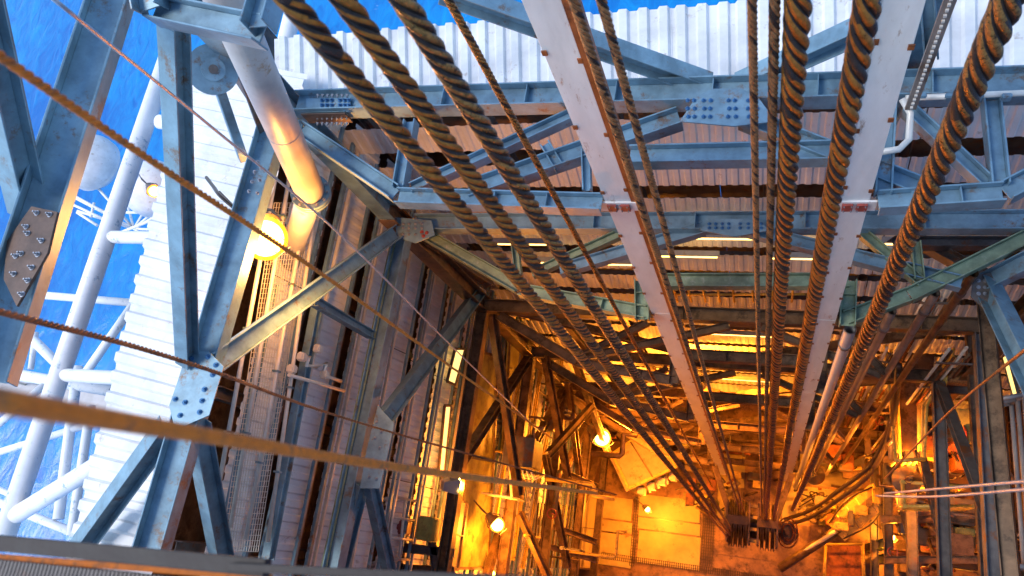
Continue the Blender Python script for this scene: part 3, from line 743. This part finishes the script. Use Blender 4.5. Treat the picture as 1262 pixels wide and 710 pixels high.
# ------------------------------------------------------------------ white tubular outer structure over the sea
ts = thing('tubular_truss', 'white tubular truss with flaking paint standing outside over the sea', 'truss', P(80,400,z=24))
def tb_(a, b, za, zb_, r, mt=M_tube): tube('truss_tube', P(*a, z=za), P(*b, z=zb_), r, mt, ts, 20)
tb_((238,-20),(4,665),24.5,24.5,.19)
tb_((132,292),(240,294),24.5,24.6,.13)
tb_((74,462),(222,470),24.5,24.6,.13)
tb_((18,636),(214,516),24.5,25.3,.16)
tb_((196,150),(262,160),24.6,24.5,.15)
tb_((320,20),(262,110),24.5,25.,.16)
tb_((372,-30),(338,110),23,23.,.2)
for a, b, r in (((30,362),(172,374),.14),((22,400),(92,470),.17),((164,376),(104,462),.15),((38,455),(44,410),.1),((-20,455),(140,482),.2),
                ((96,452),(72,640),.17),((-10,530),(60,470),.13),((-10,560),(120,520),.12),((112,500),(88,660),.15),((0,620),(120,668),.14),((-10,600),(40,620),.1)):
    tb_(a, b, 20.5, 20.5, r*.75)
own(ts)
# two domed tanks on a lattice, far below left
M_lat = M_tube
for i, (u, v, z_, rr, lab) in enumerate(((112,200,8,1.5,'white domed tank half hidden by the big grey girt, over the sea'),(187,232,9,1.4,'white domed tank lit warm by a floodlight beside the tubular truss'))):
    c = P(u, v, z=z_)
    t = thing('domed_tank', lab, 'tank', c, 'domed tanks over the sea')
    bm = bmesh.new(); bmesh.ops.create_uvsphere(bm, u_segments=32, v_segments=16, radius=rr, matrix=Matrix.Translation(c))
    for vtx in bm.verts: vtx.co.z = c.z+(vtx.co.z-c.z)*.85
    finish('tank_dome', bm, M_sheet, t, True)
    bm = bmesh.new(); add_tube(bm, c-ZU*.4, c, rr*.98, 32); finish('tank_shell', bm, M_sheet, t)
    bm = bmesh.new(); add_tube(bm, c+ZU*rr*.82, c+ZU*(rr*.85+.12), .18, 14); finish('hatch', bm, M_steel, t)
    own(t)
la = thing('tank_lattice', 'white lattice of thin struts under the domed tanks', 'lattice', P(150,280,z=6.5))
hub = P(165, 282, z=6.2)
for k, (u, v) in enumerate(((85,240),(112,222),(128,262),(205,215),(215,240),(200,262),(150,225),(95,260),(225,285),(188,300))):
    q = P(u, v, z=7.6); tube('lattice_strut', q, hub, .07, M_tube, la, 8)
for (a, b) in (((85,238),(130,262)),((85,250),(128,270)),((128,262),(200,262)),((85,238),(112,222)),((112,268),(116,250)),((95,262),(120,278)),((150,286),(212,262))):
    tube('lattice_strut', P(*a, z=7.4), P(*b, z=7.4), .07, M_tube, la, 8)
own(la)
wk = thing('walkway_platform', 'dim steel walkway with railing low behind the tubular truss at left', 'walkway', P(60,485,z=15))
box('walkway_deck', P(70,490,z=15), 7, 1.0, .12, M_pipe, wk)
for k in range(8):
    p = P(70,478,z=15)+V((-3.3+k*.95, 0, 0)); tube('rail_post', p, p+ZU*1.1, .04, M_wpipe, wk, 8)
own(wk)

# ------------------------------------------------------------------ foreground platform edge
fg = thing('platform_edge', 'blurred dark grating platform edge along the bottom foreground', 'platform', P(300,700,z=34.8))
fz = 34.75
a, b = P(-60, 664, z=fz), P(330, 700, z=fz)
bar('edge_angle', a, b, .03, .02, M_edge, fg)
bar('edge_angle', P(285,699,z=fz+.012), P(1300,745,z=fz+.012), .014, .02, M_edge, fg)
a2, b2 = P(-60, 694, z=fz-.02), P(330, 708, z=fz-.02)
for k in range(80):
    q = (a-V((0,.03,.02))).lerp(b-V((0,.03,.02)), k/79); bar('grating_bar', q, q-V((0,.35,0)), .006, .03, M_dark, fg)
own(fg)
bar_ = bar('toe_board', P(-60,682,z=fz-.03), P(330,712,z=fz-.03), .012, .03, M_cord, None); tag(bar_, 'thin orange toe strip along the near platform edge', 'strip')

# ------------------------------------------------------------------ slack lines crossing the foreground
def line(name, pts, r, mt, label, cat='cable', twist=False):
    if .0095 < r < .02 and name == 'guy_rope':
        q = curve(pts, 90); bm = bmesh.new(); L_ = 0; strands = [[], [], []]
        for i in range(len(q)):
            d_ = (q[min(i+1, len(q)-1)]-q[max(i-1, 0)]); L_ += d_.length/2; d_.normalize()
            s_ = d_.cross(V((.1,.2,.97))).normalized(); u_ = s_.cross(d_)
            for k in range(3):
                a_ = 2*pi*(L_/(r*9)+k/3); strands[k].append(q[i]+(s_*cos(a_)+u_*sin(a_))*r*.5)
        for st_ in strands: add_path(bm, st_, r*.56, 6)
        o = finish(name, bm, mt, None, True); tag(o, label, cat); return o
    q = curve(pts, 8); bm = bmesh.new(); add_path(bm, q, r, 8); o = finish(name, bm, mt, None, True); tag(o, label, cat); return o
def pt(u, v, d): w = ray(u, v).normalized(); return V((0,0,H))+w*d
line('guy_rope', [pt(-40,488,.62), pt(260,538,1.0), pt(520,580,2.0), pt(735,608,5)], .0094, M_cord, 'thick blurred orange rope sweeping across the lower left foreground', 'rope')
line('guy_rope', [pt(-30,48,1.6), pt(200,207,2.2), pt(400,340,3.4), pt(560,455,5.5), pt(680,540,9)], .0098, M_cord, 'orange rope falling diagonally from top left past the big lamp', 'rope')
line('guy_rope', [pt(-30,376,2.2), pt(240,450,3.4), pt(480,532,6), pt(760,610,12)], .010, M_rust, 'thin red brown line below the big lamp, running to the orange wall', 'rope')
line('thin_wire', [pt(55,-10,3), pt(260,156,4.5), pt(420,290,6), pt(560,430,9), pt(665,532,13)], .008, M_wire, 'thin bright wire running from top left to the middle', 'wire')
line('thin_wire', [pt(1300,590,5), pt(1150,603,8), pt(1090,608,10)], .011, M_wire, 'upper bright wire at the right edge', 'wire')
line('thin_wire', [pt(1300,600,5), pt(1150,612,8), pt(1080,611,10)], .011, M_wire, 'lower bright wire at the right edge', 'wire')
line('stay_wire', [pt(1300,402,6), pt(1170,508,11), pt(1090,590,15)], .014, M_rope_r, 'brown stay line rising to the right edge past the lit slots', 'wire')

# ------------------------------------------------------------------ hanging drill tubes from the green frame
tubes = [(1047,408,975,640,'first white tube right of the guide rail, hanging from the green frame'),
         (1098,386,1000,620,'second white tube hanging from the green frame'),
         (1151,364,1012,605,'third white tube hanging from the green frame'),
         (1198,340,1020,580,'rightmost white tube hanging from the green frame near its corner')]
for u, v, _, _, lab in tubes:
    p = P(u, v, z=24.0); rt = .085 if u < 1060 else .065
    t = thing('hanging_tube', lab, 'pipe', V((p.x, p.y, 2)), 'white tubes hanging from the green frame')
    bm = bmesh.new(); add_tube(bm, V((p.x,p.y,24.1)), V((p.x,p.y,2.5)), rt, 18, caps=False); add_tube(bm, V((p.x,p.y,24.1)), V((p.x,p.y,2.5)), rt-.015, 18, caps=False)
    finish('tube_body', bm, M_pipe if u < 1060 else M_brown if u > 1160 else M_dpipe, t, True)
    bm = bmesh.new(); add_tube(bm, V((p.x,p.y,23.2)), V((p.x,p.y,23.3)), rt+.012, 18); finish('collar', bm, M_dark, t)
    bm = bmesh.new(); add_tube(bm, V((p.x,p.y,23.4)), V((p.x,p.y,23.5)), rt-.016, 18); finish('bore', bm, M_navy, t)
    own(t)

# ------------------------------------------------------------------ right side machinery
def frame_cage(label, px, z, depth, mt, rails=4):
    "a guard cage: rectangular hoops stacked in depth joined by bars"
    t = thing('guard_cage', label, 'cage', P(*px[0], z=z))
    q = [P(*p, z=z) for p in px]
    for k in range(rails):
        dz = -depth*k/(rails-1)
        for a, b in zip(q, q[1:]): tube('cage_rail', a+ZU*dz, b+ZU*dz, .05, mt, t, 8)
    for p in q: tube('cage_post', p+ZU*.05, p-ZU*(depth+.05), .055, mt, t, 8)
    own(t)
frame_cage('yellow lit guard rail frame jutting left below the walkway', [(1190,600),(1112,594),(1115,624),(1200,624)], 13.4, 1.0, M_yel)
frame_cage('grey guard cage of upright bars at the right edge', [(1232,492),(1262,486),(1280,700),(1236,696)], 18, .9, M_pipe, 3)
# narrow walkway running along the view, closed by a hoop at its near end
ms = thing('service_walkway', 'narrow brown walkway with bright yellow lit pipe hoop at its near end', 'walkway', P(1122,560,z=13))
WZ = 13.4
plate('walkway_deck', [P(u, v, z=WZ-.9) for u, v in ((1098,300),(1108,556),(1138,554),(1168,300))], .08, ZU, M_brown, ms)
for i_, (ua, ub) in enumerate(((1082,1104),(1090,1107),(1098,1110))):
    tube('side_rail', P(ua, 330, z=WZ-.3*i_), P(ub, 568, z=WZ-.3*i_), .045, M_yel, ms, 8)
for i_, (ua, um, ub) in enumerate(((1180,1160,1139),(1172,1155,1136),(1164,1150,1133))):
    hose('side_rail', [P(ua, 330, z=WZ-.3*i_), P(um+14, 440, z=WZ-.3*i_), P(um-18, 500, z=WZ-.3*i_), P(ub, 566, z=WZ-.3*i_)], .045, M_yel, ms)
for i_ in range(3):
    tube('end_rail', P(1103,568,z=WZ-.3*i_), P(1140,566,z=WZ-.3*i_), .055, M_yel, ms, 8)
for k in range(6):
    u, v = 1104+7.2*k, 568-.4*k; tube('rail_post', P(u,v,z=WZ), P(u,v,z=WZ)-ZU*.95, .035, M_yel, ms, 8)
for k in range(9):
    v = 350+24*k; a_ = P(1083+21*(v-330)/238, v, z=WZ); tube('rail_post', a_, a_-ZU*.95, .03, M_wpipe, ms, 6)
own(ms)
# jib arm with yellow claw
ja = thing('yellow_jib_arm', 'yellow machine arm with claw head reaching down left over the floor', 'arm', P(1050,640,z=3))
h0, h1, h2 = P(1085,608,z=5), P(1030,655,z=4.2), P(962,700,z=3)
tube('arm_boom', h1, h2, .17, M_brown, ja, 12); tube('arm_cylinder', h1+ZU*.2, h2+V((.3,.3,.25)), .08, M_wpipe, ja, 10)
d2 = (h0-h1); s2 = d2.cross(ZU).normalized()*.28
for s in (-1, 1):
    bar('claw_plate', h1+s2*s, h0+s2*s, .3, .08, M_yel, ja)
for k, (f_, wx, wy, wz, mt_) in enumerate(((.12,.5,.3,.3,M_yel),(.34,.22,.55,.2,M_dark),(.55,.45,.35,.4,M_yel),(.74,.2,.3,.25,M_brown),(.92,.3,.6,.25,M_yel))):
    q = h1+d2*f_; box('claw_block', q+ZU*.12, wx, wy, wz, mt_, ja, .04)
    tube('claw_bar', q+s2*1.4, q-s2*1.4+d2*.1, .045, M_dpipe if k%2 else M_yel, ja, 8)
for k in (-1, 1): hose('claw_hose', curve([h1+s2*k*1.2, h1+d2*.5+s2*k*1.9+ZU*.3, h0+s2*k*1.1], 6), .035, M_rubber, ja)
own(ja)
# big curved hose tracks
for k, (off, lab) in enumerate(((0,'upper dark hose loop sweeping from the walkway to the rope drum'),(11,'lower dark hose loop sweeping from the walkway to the rope drum'))):
    pts = [P(968,640+off*.7,z=1.5), P(1000,628+off*.8,z=4), P(1040,600+off,z=7), P(1075,570+off*.9,z=10), P(1098,520+off,z=13), P(1108,450+off,z=16)]
    o = hose('hose_loop', curve(pts, 8), .075, M_rubber, None, 10); tag(o, lab, 'hose', 'hose loops by the walkway')
# spare upright bundles on the far right, under L2
for k, (u0, v0, lab) in enumerate(((1150,350,'slanting bundle of service pipes right of the walkway'),(1170,430,'bundle of brown pipes between the walkway and the right girt'),(1075,430,'bundle of copper brown pipes left of the walkway'))):
    p = P(u0, v0, z=20-2*k); t = thing('pipe_bundle', lab, 'pipes', V((p.x,p.y,1)))
    for j in range(6):
        q = p+V((.11*j, .05*(j%2), -.35*(j%3))); tube('bundle_pipe', q, V((q.x+.05*j, q.y-.2, 1.0)), .034, (M_wpipe, M_brown, M_rust)[j%3], t, 8)
    for j in range(7): box('clip', p+V((.28,-.05,-1-2.4*j)), .75, .04, .07, M_dark, t, .004)
    own(t)
# equipment clusters on the right side: winch, valves and boxes on a bracket deck
def winch(u, v, z, label, s=1.0):
    c = P(u, v, z=z); t = thing('air_winch', label, 'winch', c, 'winches on the right side')
    box('base_frame', c, 1.3*s, .8*s, .12, M_dark, t)
    bm = bmesh.new(); add_tube(bm, c+V((-.35*s,0,.35*s)), c+V((.35*s,0,.35*s)), .22*s, 20); finish('drum', bm, M_rope_r, t)
    for e in (-.38, .38):
        bm = bmesh.new(); add_disc(bm, c+V((e*s,0,.35*s)), XU, .34*s, .04, 24); finish('drum_flange', bm, M_red if e > 0 else M_yel, t)
    box('motor', c+V((.62*s,0,.33*s)), .4*s, .35*s, .35*s, M_yel, t, .04)
    for k in range(4): tube('hydraulic_line', c+V((.7*s,.1*k-.15,.4*s)), c+V((.2+.1*k,.6*s,.15)), .025, M_wpipe, t, 6)
    box('bracket', c+V((0,0,-.5)), .2, .2, .9, M_brown, t)
    own(t)
winch(1165,540,11,'orange lit winch with red drum flange right of the walkway rails')
winch(1178,470,15,'small winch above the orange lit one, by the right girt', .8)
winch(1150,640,7,'large winch tangle below the jutting guard rail frame', 1.4)
# right side walkway frames and dark braces
rf = thing('right_substructure', 'brown columns and crossing braces below the right guard rail', 'frame', P(1160,680,z=0))
for u in (1085, 1178):
    p = P(u, 690, z=2); Hbeam('column', V((p.x, p.y, .1)), V((p.x, p.y, 7)), .3, .3, M_green if u < 1100 else M_brown, rf, XU)
for a, b, zq in (((1192,352),(1214,712),16), ((1160,585),(1166,712),8), ((1128,600),(1130,712),7), ((1084,420),(1088,600),6), ((1062,440),(1070,560),8)):
    Hbeam('ledger', P(*a, z=zq), P(*b, z=zq), .20, .2, M_brown, rf)
for a, b in (((1105,640),(1145,705)),((1150,700),(1185,640)),((1095,500),(1140,560)),((1140,600),(1170,560)),((1190,560),(1150,500))):
    Hbeam('brace', P(*a, z=9), P(*b, z=5), .2, .2, M_brown, rf)
for a, b in (((1090,470),(1210,440)),((1085,640),(1240,640)),((1090,690),(1240,690))):
    Hbeam('cross_beam', P(*a, z=9.5), P(*b, z=9.5), .22, .22, M_brown, rf)
own(rf)
pf = thing('rail_platform', 'small handrailed platform with orange deck beside the green column at bottom right', 'platform', P(1040,690,z=1))
pq = [P(u, v, z=1.2) for u, v in ((1016,672),(1060,672),(1062,716),(1014,716))]
plate('platform_deck', pq, .06, ZU, M_rust, pf)
for a, b in zip(pq, pq[1:]+pq[:1]):
    for h in (.55, 1.1): tube('handrail', a+ZU*h, b+ZU*h, .04, M_yel, pf, 8)
    tube('rail_post', a, a+ZU*1.12, .045, M_yel, pf, 8)
Hbeam('green_column', V((pq[1].x+.5, pq[1].y, 0)), V((pq[1].x+.5, pq[1].y, 5)), .3, .3, M_green, pf, XU)
own(pf)
def hexpile(label, u, v, z, n_, seed, f=1.0):
    "a compact machine: body boxes, cylinders, hoses"
    rg = random.Random(seed); c = P(u, v, z=z); t = thing('deck_machine', label, 'machine', c)
    for k in range(n_):
        q = c+V((rg.uniform(-.9,.9), rg.uniform(-.6,.6), rg.uniform(-.6,.5)))
        if k % 3 == 0: box('body_block', q, f*rg.uniform(.2,.6), f*rg.uniform(.2,.5), f*rg.uniform(.2,.6), rg.choice((M_brown, M_dark, M_rust, M_olive)), t, .03)
        elif k % 3 == 1: tube('cylinder', q, q+V((rg.uniform(-.6,.6), rg.uniform(-.5,.5), rg.uniform(-.2,.4))), rg.uniform(.04,.11), rg.choice((M_dpipe, M_brown, M_yel)), t, 10)
        else: hose('hose', curve([q, q+V((rg.uniform(-.5,.5), rg.uniform(-.5,.5), .3)), q+V((rg.uniform(-.8,.8), rg.uniform(-.6,.6), -.2))], 6), .03, M_rubber, t)
    own(t)
hexpile('brown machine tangle just right of the rope drum', 1012, 622, 2, 26, 11)
hexpile('dark machine tangle left of the yellow jib arm head', 1040, 560, 3, 30, 12, 1.5)
hexpile('brown machine tangle below the jutting guard rail frame', 1150, 645, 9, 34, 13, 1.7)
hexpile('rusty machine tangle at the right of the yellow walkway hoop', 1180, 545, 11, 30, 14, 1.5)
hexpile('dark machine tangle left of the travelling block', 872, 610, 2, 22, 15)

def clutter(label, n_, ur, vr, zr, seed, mats):
    rg = random.Random(seed); t = thing('pipework', label, 'pipes', P(sum(ur)/2, sum(vr)/2, z=zr[0]))
    for k in range(n_):
        z_ = rg.uniform(*zr); p = P(rg.uniform(*ur), rg.uniform(*vr), z=z_); m_ = rg.choice(mats); rr_ = rg.choice((.03,.04,.06,.09))
        ax = rg.choice((XU, YU, ZU, XU)); bx_ = rg.choice((YU, ZU)) if ax is XU else rg.choice((XU, ZU)) if ax is YU else XU
        q = p+ax*rg.uniform(.5,1.6); w = q+bx_*rg.uniform(-.8,.8); x_ = w+ax*rg.uniform(.2,.6)
        o_ = hose('pipe_run', [p, q-ax*.06, q+(w-q).normalized()*.06, w, x_], rr_, m_, t, 7)
        if k % 3 == 0:
            bm = bmesh.new(); add_tube(bm, q-ax*.12, q-ax*.05, rr_*1.7, 12); add_tube(bm, q-ax*.04, q+ax*.03, rr_*1.7, 12); finish('pipe_flange', bm, M_dark, t)
        if k % 4 == 1:
            bm = bmesh.new(); add_tube(bm, p, p+ZU*.3, .02, 6); pts = [p+ZU*.3+V((cos(a*pi/6)*.14, sin(a*pi/6)*.14, 0)) for a in range(13)]; add_path(bm, pts, .018, 5); finish('hand_wheel', bm, M_red, t)
        if k % 5 == 2: box('junction_box', p-ZU*.2, rg.uniform(.2,.5), rg.uniform(.2,.4), rg.uniform(.2,.5), rg.choice((M_brown, M_dark, M_olive)), t, .02)
    own(t)
clutter('dense rusty pipework right of the hose loops', 46, (1050,1215), (440,600), (3,11), 1, (M_brown, M_rust, M_dark, M_dpipe))
clutter('dark pipework and valves along the lower right edge', 40, (1095,1240), (590,705), (2,9), 2, (M_brown, M_rust, M_dark, M_dpipe))
clutter('small pipework between the right guide rail and the hose loops', 22, (985,1080), (430,570), (1,7), 3, (M_brown, M_dark, M_dpipe))
clutter('service pipework on the lower left wall near the low lamp', 30, (585,730), (470,690), (8,14), 4, (M_brown, M_yel, M_dark, M_dpipe))
clutter('low pipework behind the driller cabin', 22, (745,900), (480,560), (1,6), 5, (M_brown, M_rust, M_dark))

# ------------------------------------------------------------------ left side inner equipment
def door(px, x, label, mt, n=5):
    t = thing('wall_locker', label, 'locker', P(*px[0], x=x))
    q = [P(*p, x=x) for p in px]
    plate('panel', q, .06, XU, mt, t)
    for a, b in zip(q, q[1:]+q[:1]): bar('edge_trim', a+XU*.05, b+XU*.05, .07, .05, M_brown, t, XU)
    for k in range(1, n):
        s = k/n; bar('panel_rib', q[0].lerp(q[1], s)+XU*.06, q[3].lerp(q[2], s)+XU*.06, .03, .04, M_dark, t, XU)
    own(t)
door([(580,430),(560,700),(600,700),(612,440)], -7.1, 'tall olive ribbed locker wall behind the hanging lamp at left', M_olive, 2)
door([(628,400),(618,560),(650,565),(655,410)], -7.1, 'ochre panel between pipe runs left of the cabin', M_olive, 3)
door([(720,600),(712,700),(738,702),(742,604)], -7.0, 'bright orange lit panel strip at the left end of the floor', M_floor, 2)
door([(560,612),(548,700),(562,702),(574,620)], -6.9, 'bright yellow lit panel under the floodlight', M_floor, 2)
eb = thing('equipment_box', 'olive green equipment box with dark lid hanging on the left braces', 'box', P(648,560,z=14))
c = P(646, 560, x=-6.0); box('box_body', c, .75, .7, .9, M_olive, eb, .03); box('lid', c+ZU*.5, .8, .75, .08, M_dark, eb, .01)
for k in range(6): hose('control_pipe', [c+V((-.3+.12*k,-.4,.2)), c+V((-.3+.12*k,-.6,-.1)), c+V((-.2+.12*k,-.45,-.6))], .03, M_wpipe, eb, 6)
own(eb)
for (pa, pb, lab) in (((690,440),(640,700),'first rusty upright service pipe of the left wall'), ((668,420),(628,690),'second rusty upright service pipe of the left wall'), ((645,415),(607,640),'third rusty upright service pipe of the left wall')):
    a, b = P(*pa, x=-6.9), P(*pb, x=-6.9); t = thing('wall_pipe', lab, 'pipe', b, 'service pipes on the left wall')
    for k in range(3): tube('pipe_run', a+V((.1*k,0,.12*k)), b+V((.1*k,0,.12*k)), .03, M_yel if k else M_wpipe, t, 8)
    own(t)
def stair_rails(label, px, z, posts, mt=M_wpipe, h=1.1):
    t = thing('handrail', label, 'handrail', P(*px[0], z=z)); q = [P(*p, z=z) for p in px]
    for a, b in zip(q, q[1:]):
        for hh in (.55, h): tube('rail', a+ZU*hh, b+ZU*hh, .03, mt, t, 8)
        for k in range(posts+1): p = a.lerp(b, k/posts); tube('post', p, p+ZU*h, .03, mt, t, 8)
    own(t)
stair_rails('pale handrail of the small landing right of the green girt', [(468,626),(512,618),(505,690),(470,700)], 19.5, 3)
stair_rails('pale handrail below the hanging lamp', [(607,612),(645,618),(640,560)], 15, 3)
ld = thing('landing', 'small steel landing with cross beams beside the floodlight', 'platform', P(520,690,z=19.3))
Hbeam('deck_beam', P(470,672,z=19.3), P(560,682,z=19.3), .2, .18, M_dark, ld); Hbeam('deck_beam', P(530,640,z=19.3), P(540,710,z=19.3), .2, .18, M_dark, ld)
Hbeam('deck_beam', P(470,700,z=19.0), P(560,704,z=19.0), .2, .18, M_brown, ld)
bb = box('drum_box', P(528,652,z=19.7), .35, .5, .5, M_olive, ld, .03); box('orange_box', P(497,650,z=19.7), .3, .3, .3, M_red, ld, .03)
own(ld)
# extra props on the left: leaning braces and ledger frames
le = thing('left_inner_frame', 'brown inner frame of leaning struts and ledgers on the left side', 'frame', P(680,600,z=9))
for a, b, za, zb2 in (((604,372),(640,612),19.2,17), ((640,632),(676,712),15,14), ((672,440),(700,590),15.5,12), ((730,500),(676,560),12,14.5), ((640,560),(735,600),12,9),
                     ((700,420),(750,560),15,8), ((596,372),(548,700),19.2,19.4), ((672,560),(700,700),12,11.5), ((700,470),(716,600),11.4,9.0), ((620,640),(600,710),14.6,15.5), ((655,640),(735,668),9,7),((655,668),(735,690),9,7)):
    Hbeam('strut', P(*a, z=za), P(*b, z=zb2), .2, .18, M_brown, le, V((.9,0,.4)))
own(le)
# slatted orange louvre bank low left
sl = thing('slatted_bank', 'bank of upright brown slats on the lower left wall, lit orange', 'louvre', P(700,680,x=-7.2))
for k in range(14):
    s = k/13; a = P(664+ 50*s, 620+4*s, x=-6.95); b = P(655+ 50*s, 700, x=-6.95)
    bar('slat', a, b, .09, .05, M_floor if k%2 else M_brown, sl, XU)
own(sl)

# conduit and perforated cable channel at the upper right
cc = thing('cable_conduit', 'white conduit bent around the upper right girt beside the right guide rail', 'conduit', P(1120,140,z=L1))
hose('conduit', [P(1112,122,z=L1+.25), P(1122,140,z=L1+.2), P(1120,172,z=L1+.1), P(1108,184,z=L1+.1), P(1082,188,z=L1+.1)], .035, M_wpipe, cc)
tube('conduit', P(1116,121,z=L1+.25), P(1300,113,z=L1+.25), .03, M_wpipe, cc)
for u in (1135, 1170, 1205, 1240): box('conduit_clip', P(u,120,z=L1+.25), .09, .05, .09, M_steel, cc)
own(cc)
ch = thing('cable_channel', 'perforated tan cable channel leaning up to the right of the guide rail', 'channel', P(1120,130,z=L1+.2))
a, b = P(1178,-20,z=L1+2.0), P(1122,134,z=L1+.25)
bar('channel', a, b, .10, .03, M_dpipe, ch, YU)
for k in range(26): box('rivet', a.lerp(b, (k+.5)/26)+V((0,-.02,.02)), .025, .025, .025, M_wpipe, ch, 0)
Hbeam('channel_stay', P(1142,-15,z=L1+1.8), P(1148,70,z=L1+1.0), .12, .1, M_steel, ch, YU)
own(ch)

# ------------------------------------------------------------------ lamps
lamp(P(327,294,x=-6.55), .26, 190, 'big glowing sodium lamp beside the flanged pipe', 'sodium lamps', color=(1,.40,.08))
lamp(P(742,540,z=9), .27, 1200, 'glowing sodium lamp above the driller cabin', 'sodium lamps')
lamp(P(613,647,z=16.5), .16, 300, 'glowing sodium lamp hanging low on the left wall', 'sodium lamps')
lamp(P(606,708,z=15), .10, 150, 'sodium lamp half cut by the bottom edge at left', 'sodium lamps')
lamp(P(798,628,z=2.4), .11, 300, 'small lamp reflected on the orange deck plates', 'sodium lamps')
lamp(P(1098,662,z=4.5), .14, 650, 'lamp glowing beside the green column at the lower right', 'sodium lamps')
lamp(P(1004,585,z=5.5), .12, 700, 'added shaded lamp brightening the floor behind the rope drum', 'sodium lamps', shade=True, hang=ZU)  # added fill lamp for the floor, its bulb hidden from above
lamp(P(1118,592,z=13.2), .12, 1100, 'added shaded lamp brightening the yellow walkway hoop from below', 'sodium lamps', shade=True, hang=ZU)  # added fill lamp for the hoop, bulb hidden under its shade
lamp(P(860,470,z=12.5), .10, 1000, 'added shaded lamp brightening the truss between the guide rails and left braces', 'sodium lamps', shade=True, hang=ZU)  # added fill lamp for the deep truss, bulb not seen
lamp(P(190,236,z=12.4), .22, 180, 'bright floodlight on the second domed tank', 'sodium lamps', color=(1,.5,.2))
fl_ = thing('floodlight', 'grey box floodlight pointing down at the yellow panel', 'floodlight', P(545,598,z=19.6))
c = P(545,598,z=19.6); bm = bmesh.new(); add_tube(bm, c, c+V((.25,.05,-.22)), .14, 4, .24); finish('housing', bm, M_pipe, fl_)
bm = bmesh.new(); add_tube(bm, c+V((.255,.05,-.225)), c+V((.27,.05,-.24)), .20, 16); finish('lens', bm, M_glow, fl_)
own(fl_); pl_ = point_light(fl_, V((.42,.05,-.4)), 160)
# fluorescent battens behind the far wall and lit panes on the right
for k, (u, v, z_, ln, lab) in enumerate(((690,323,20.3,1.6,'upper left of the glowing tubes behind the far truss'),(760,325,20.2,1.4,'glowing tube left of the left guide rail'),(880,293,21.2,1.8,'glowing tube high behind the thin ropes'),(835,315,20.0,1.6,'glowing tube between the left rail and the thin ropes'),
      (905,467,9.0,2.2,'long glowing tube low behind the thick ropes'),(1000,318,20.0,1.5,'glowing tube behind the thick golden rope'),(1150,300,20.5,1.6,'glowing tube under the right corner truss'),(905,412,14.0,2.,'glowing tube above the dark fan box'),(640,300,20.5,1.4,'glowing tube behind the ropes at left'))):
    c = P(u, v, y=6.1)
    t = thing('fluorescent_light', lab, 'light', c, 'fluorescent battens')
    tube('light_tube', c-XU*ln/2, c+XU*ln/2, .04, M_tubeglow, t, 10); box('batten', c+V((0,.02,.09)), ln+.1, .12, .05, M_pipe, t)
    own(t)
for (px, x, lab) in ((((1236,440),(1250,492),(1256,488),(1242,436)), 5.4, 'tall lit yellow slot behind the right girt'), (((1218,612),(1226,680),(1234,678),(1226,610)), 5.4, 'short lit yellow slot right of the winches'),
                     (((1176,392),(1184,430),(1192,424),(1186,388)), 5.4, 'lit slot left of the right girt'), (((548,500),(540,585),(546,588),(555,500)), -7.25, 'lit yellow slot between pink sheets at left'),
                     (((561,430),(551,470),(560,474),(572,430)), -7.2, 'lit slot near the third left brace')):
    t = thing('lit_window', lab, 'window', P(*px[0], x=x))
    q = [P(*p, x=x) for p in px]; plate('pane', q, .02, XU, M_pane, t)
    for a, b in zip(q, q[1:]+q[:1]): bar('window_frame', a, b, .06, .06, M_dark, t, XU)
    own(t)
# fan box above the far catwalk
fb = thing('fan_box', 'dark twin fan box on ochre beam between the ropes', 'fan', P(922,392,y=5.9))
c = P(922,392,y=5.9); box('housing', c, .95, .4, .34, M_dark, fb, .05)
for s in (-.22, .22):
    bm = bmesh.new(); add_disc(bm, c+V((s,0,.18)), ZU, .15, .03, 20); finish('fan_ring', bm, M_navy, fb)
own(fb)
stair_rails('pale handrail of the catwalk behind the link beams', [(835,372),(905,372),(1000,372)], 17.2, 4, M_yel)
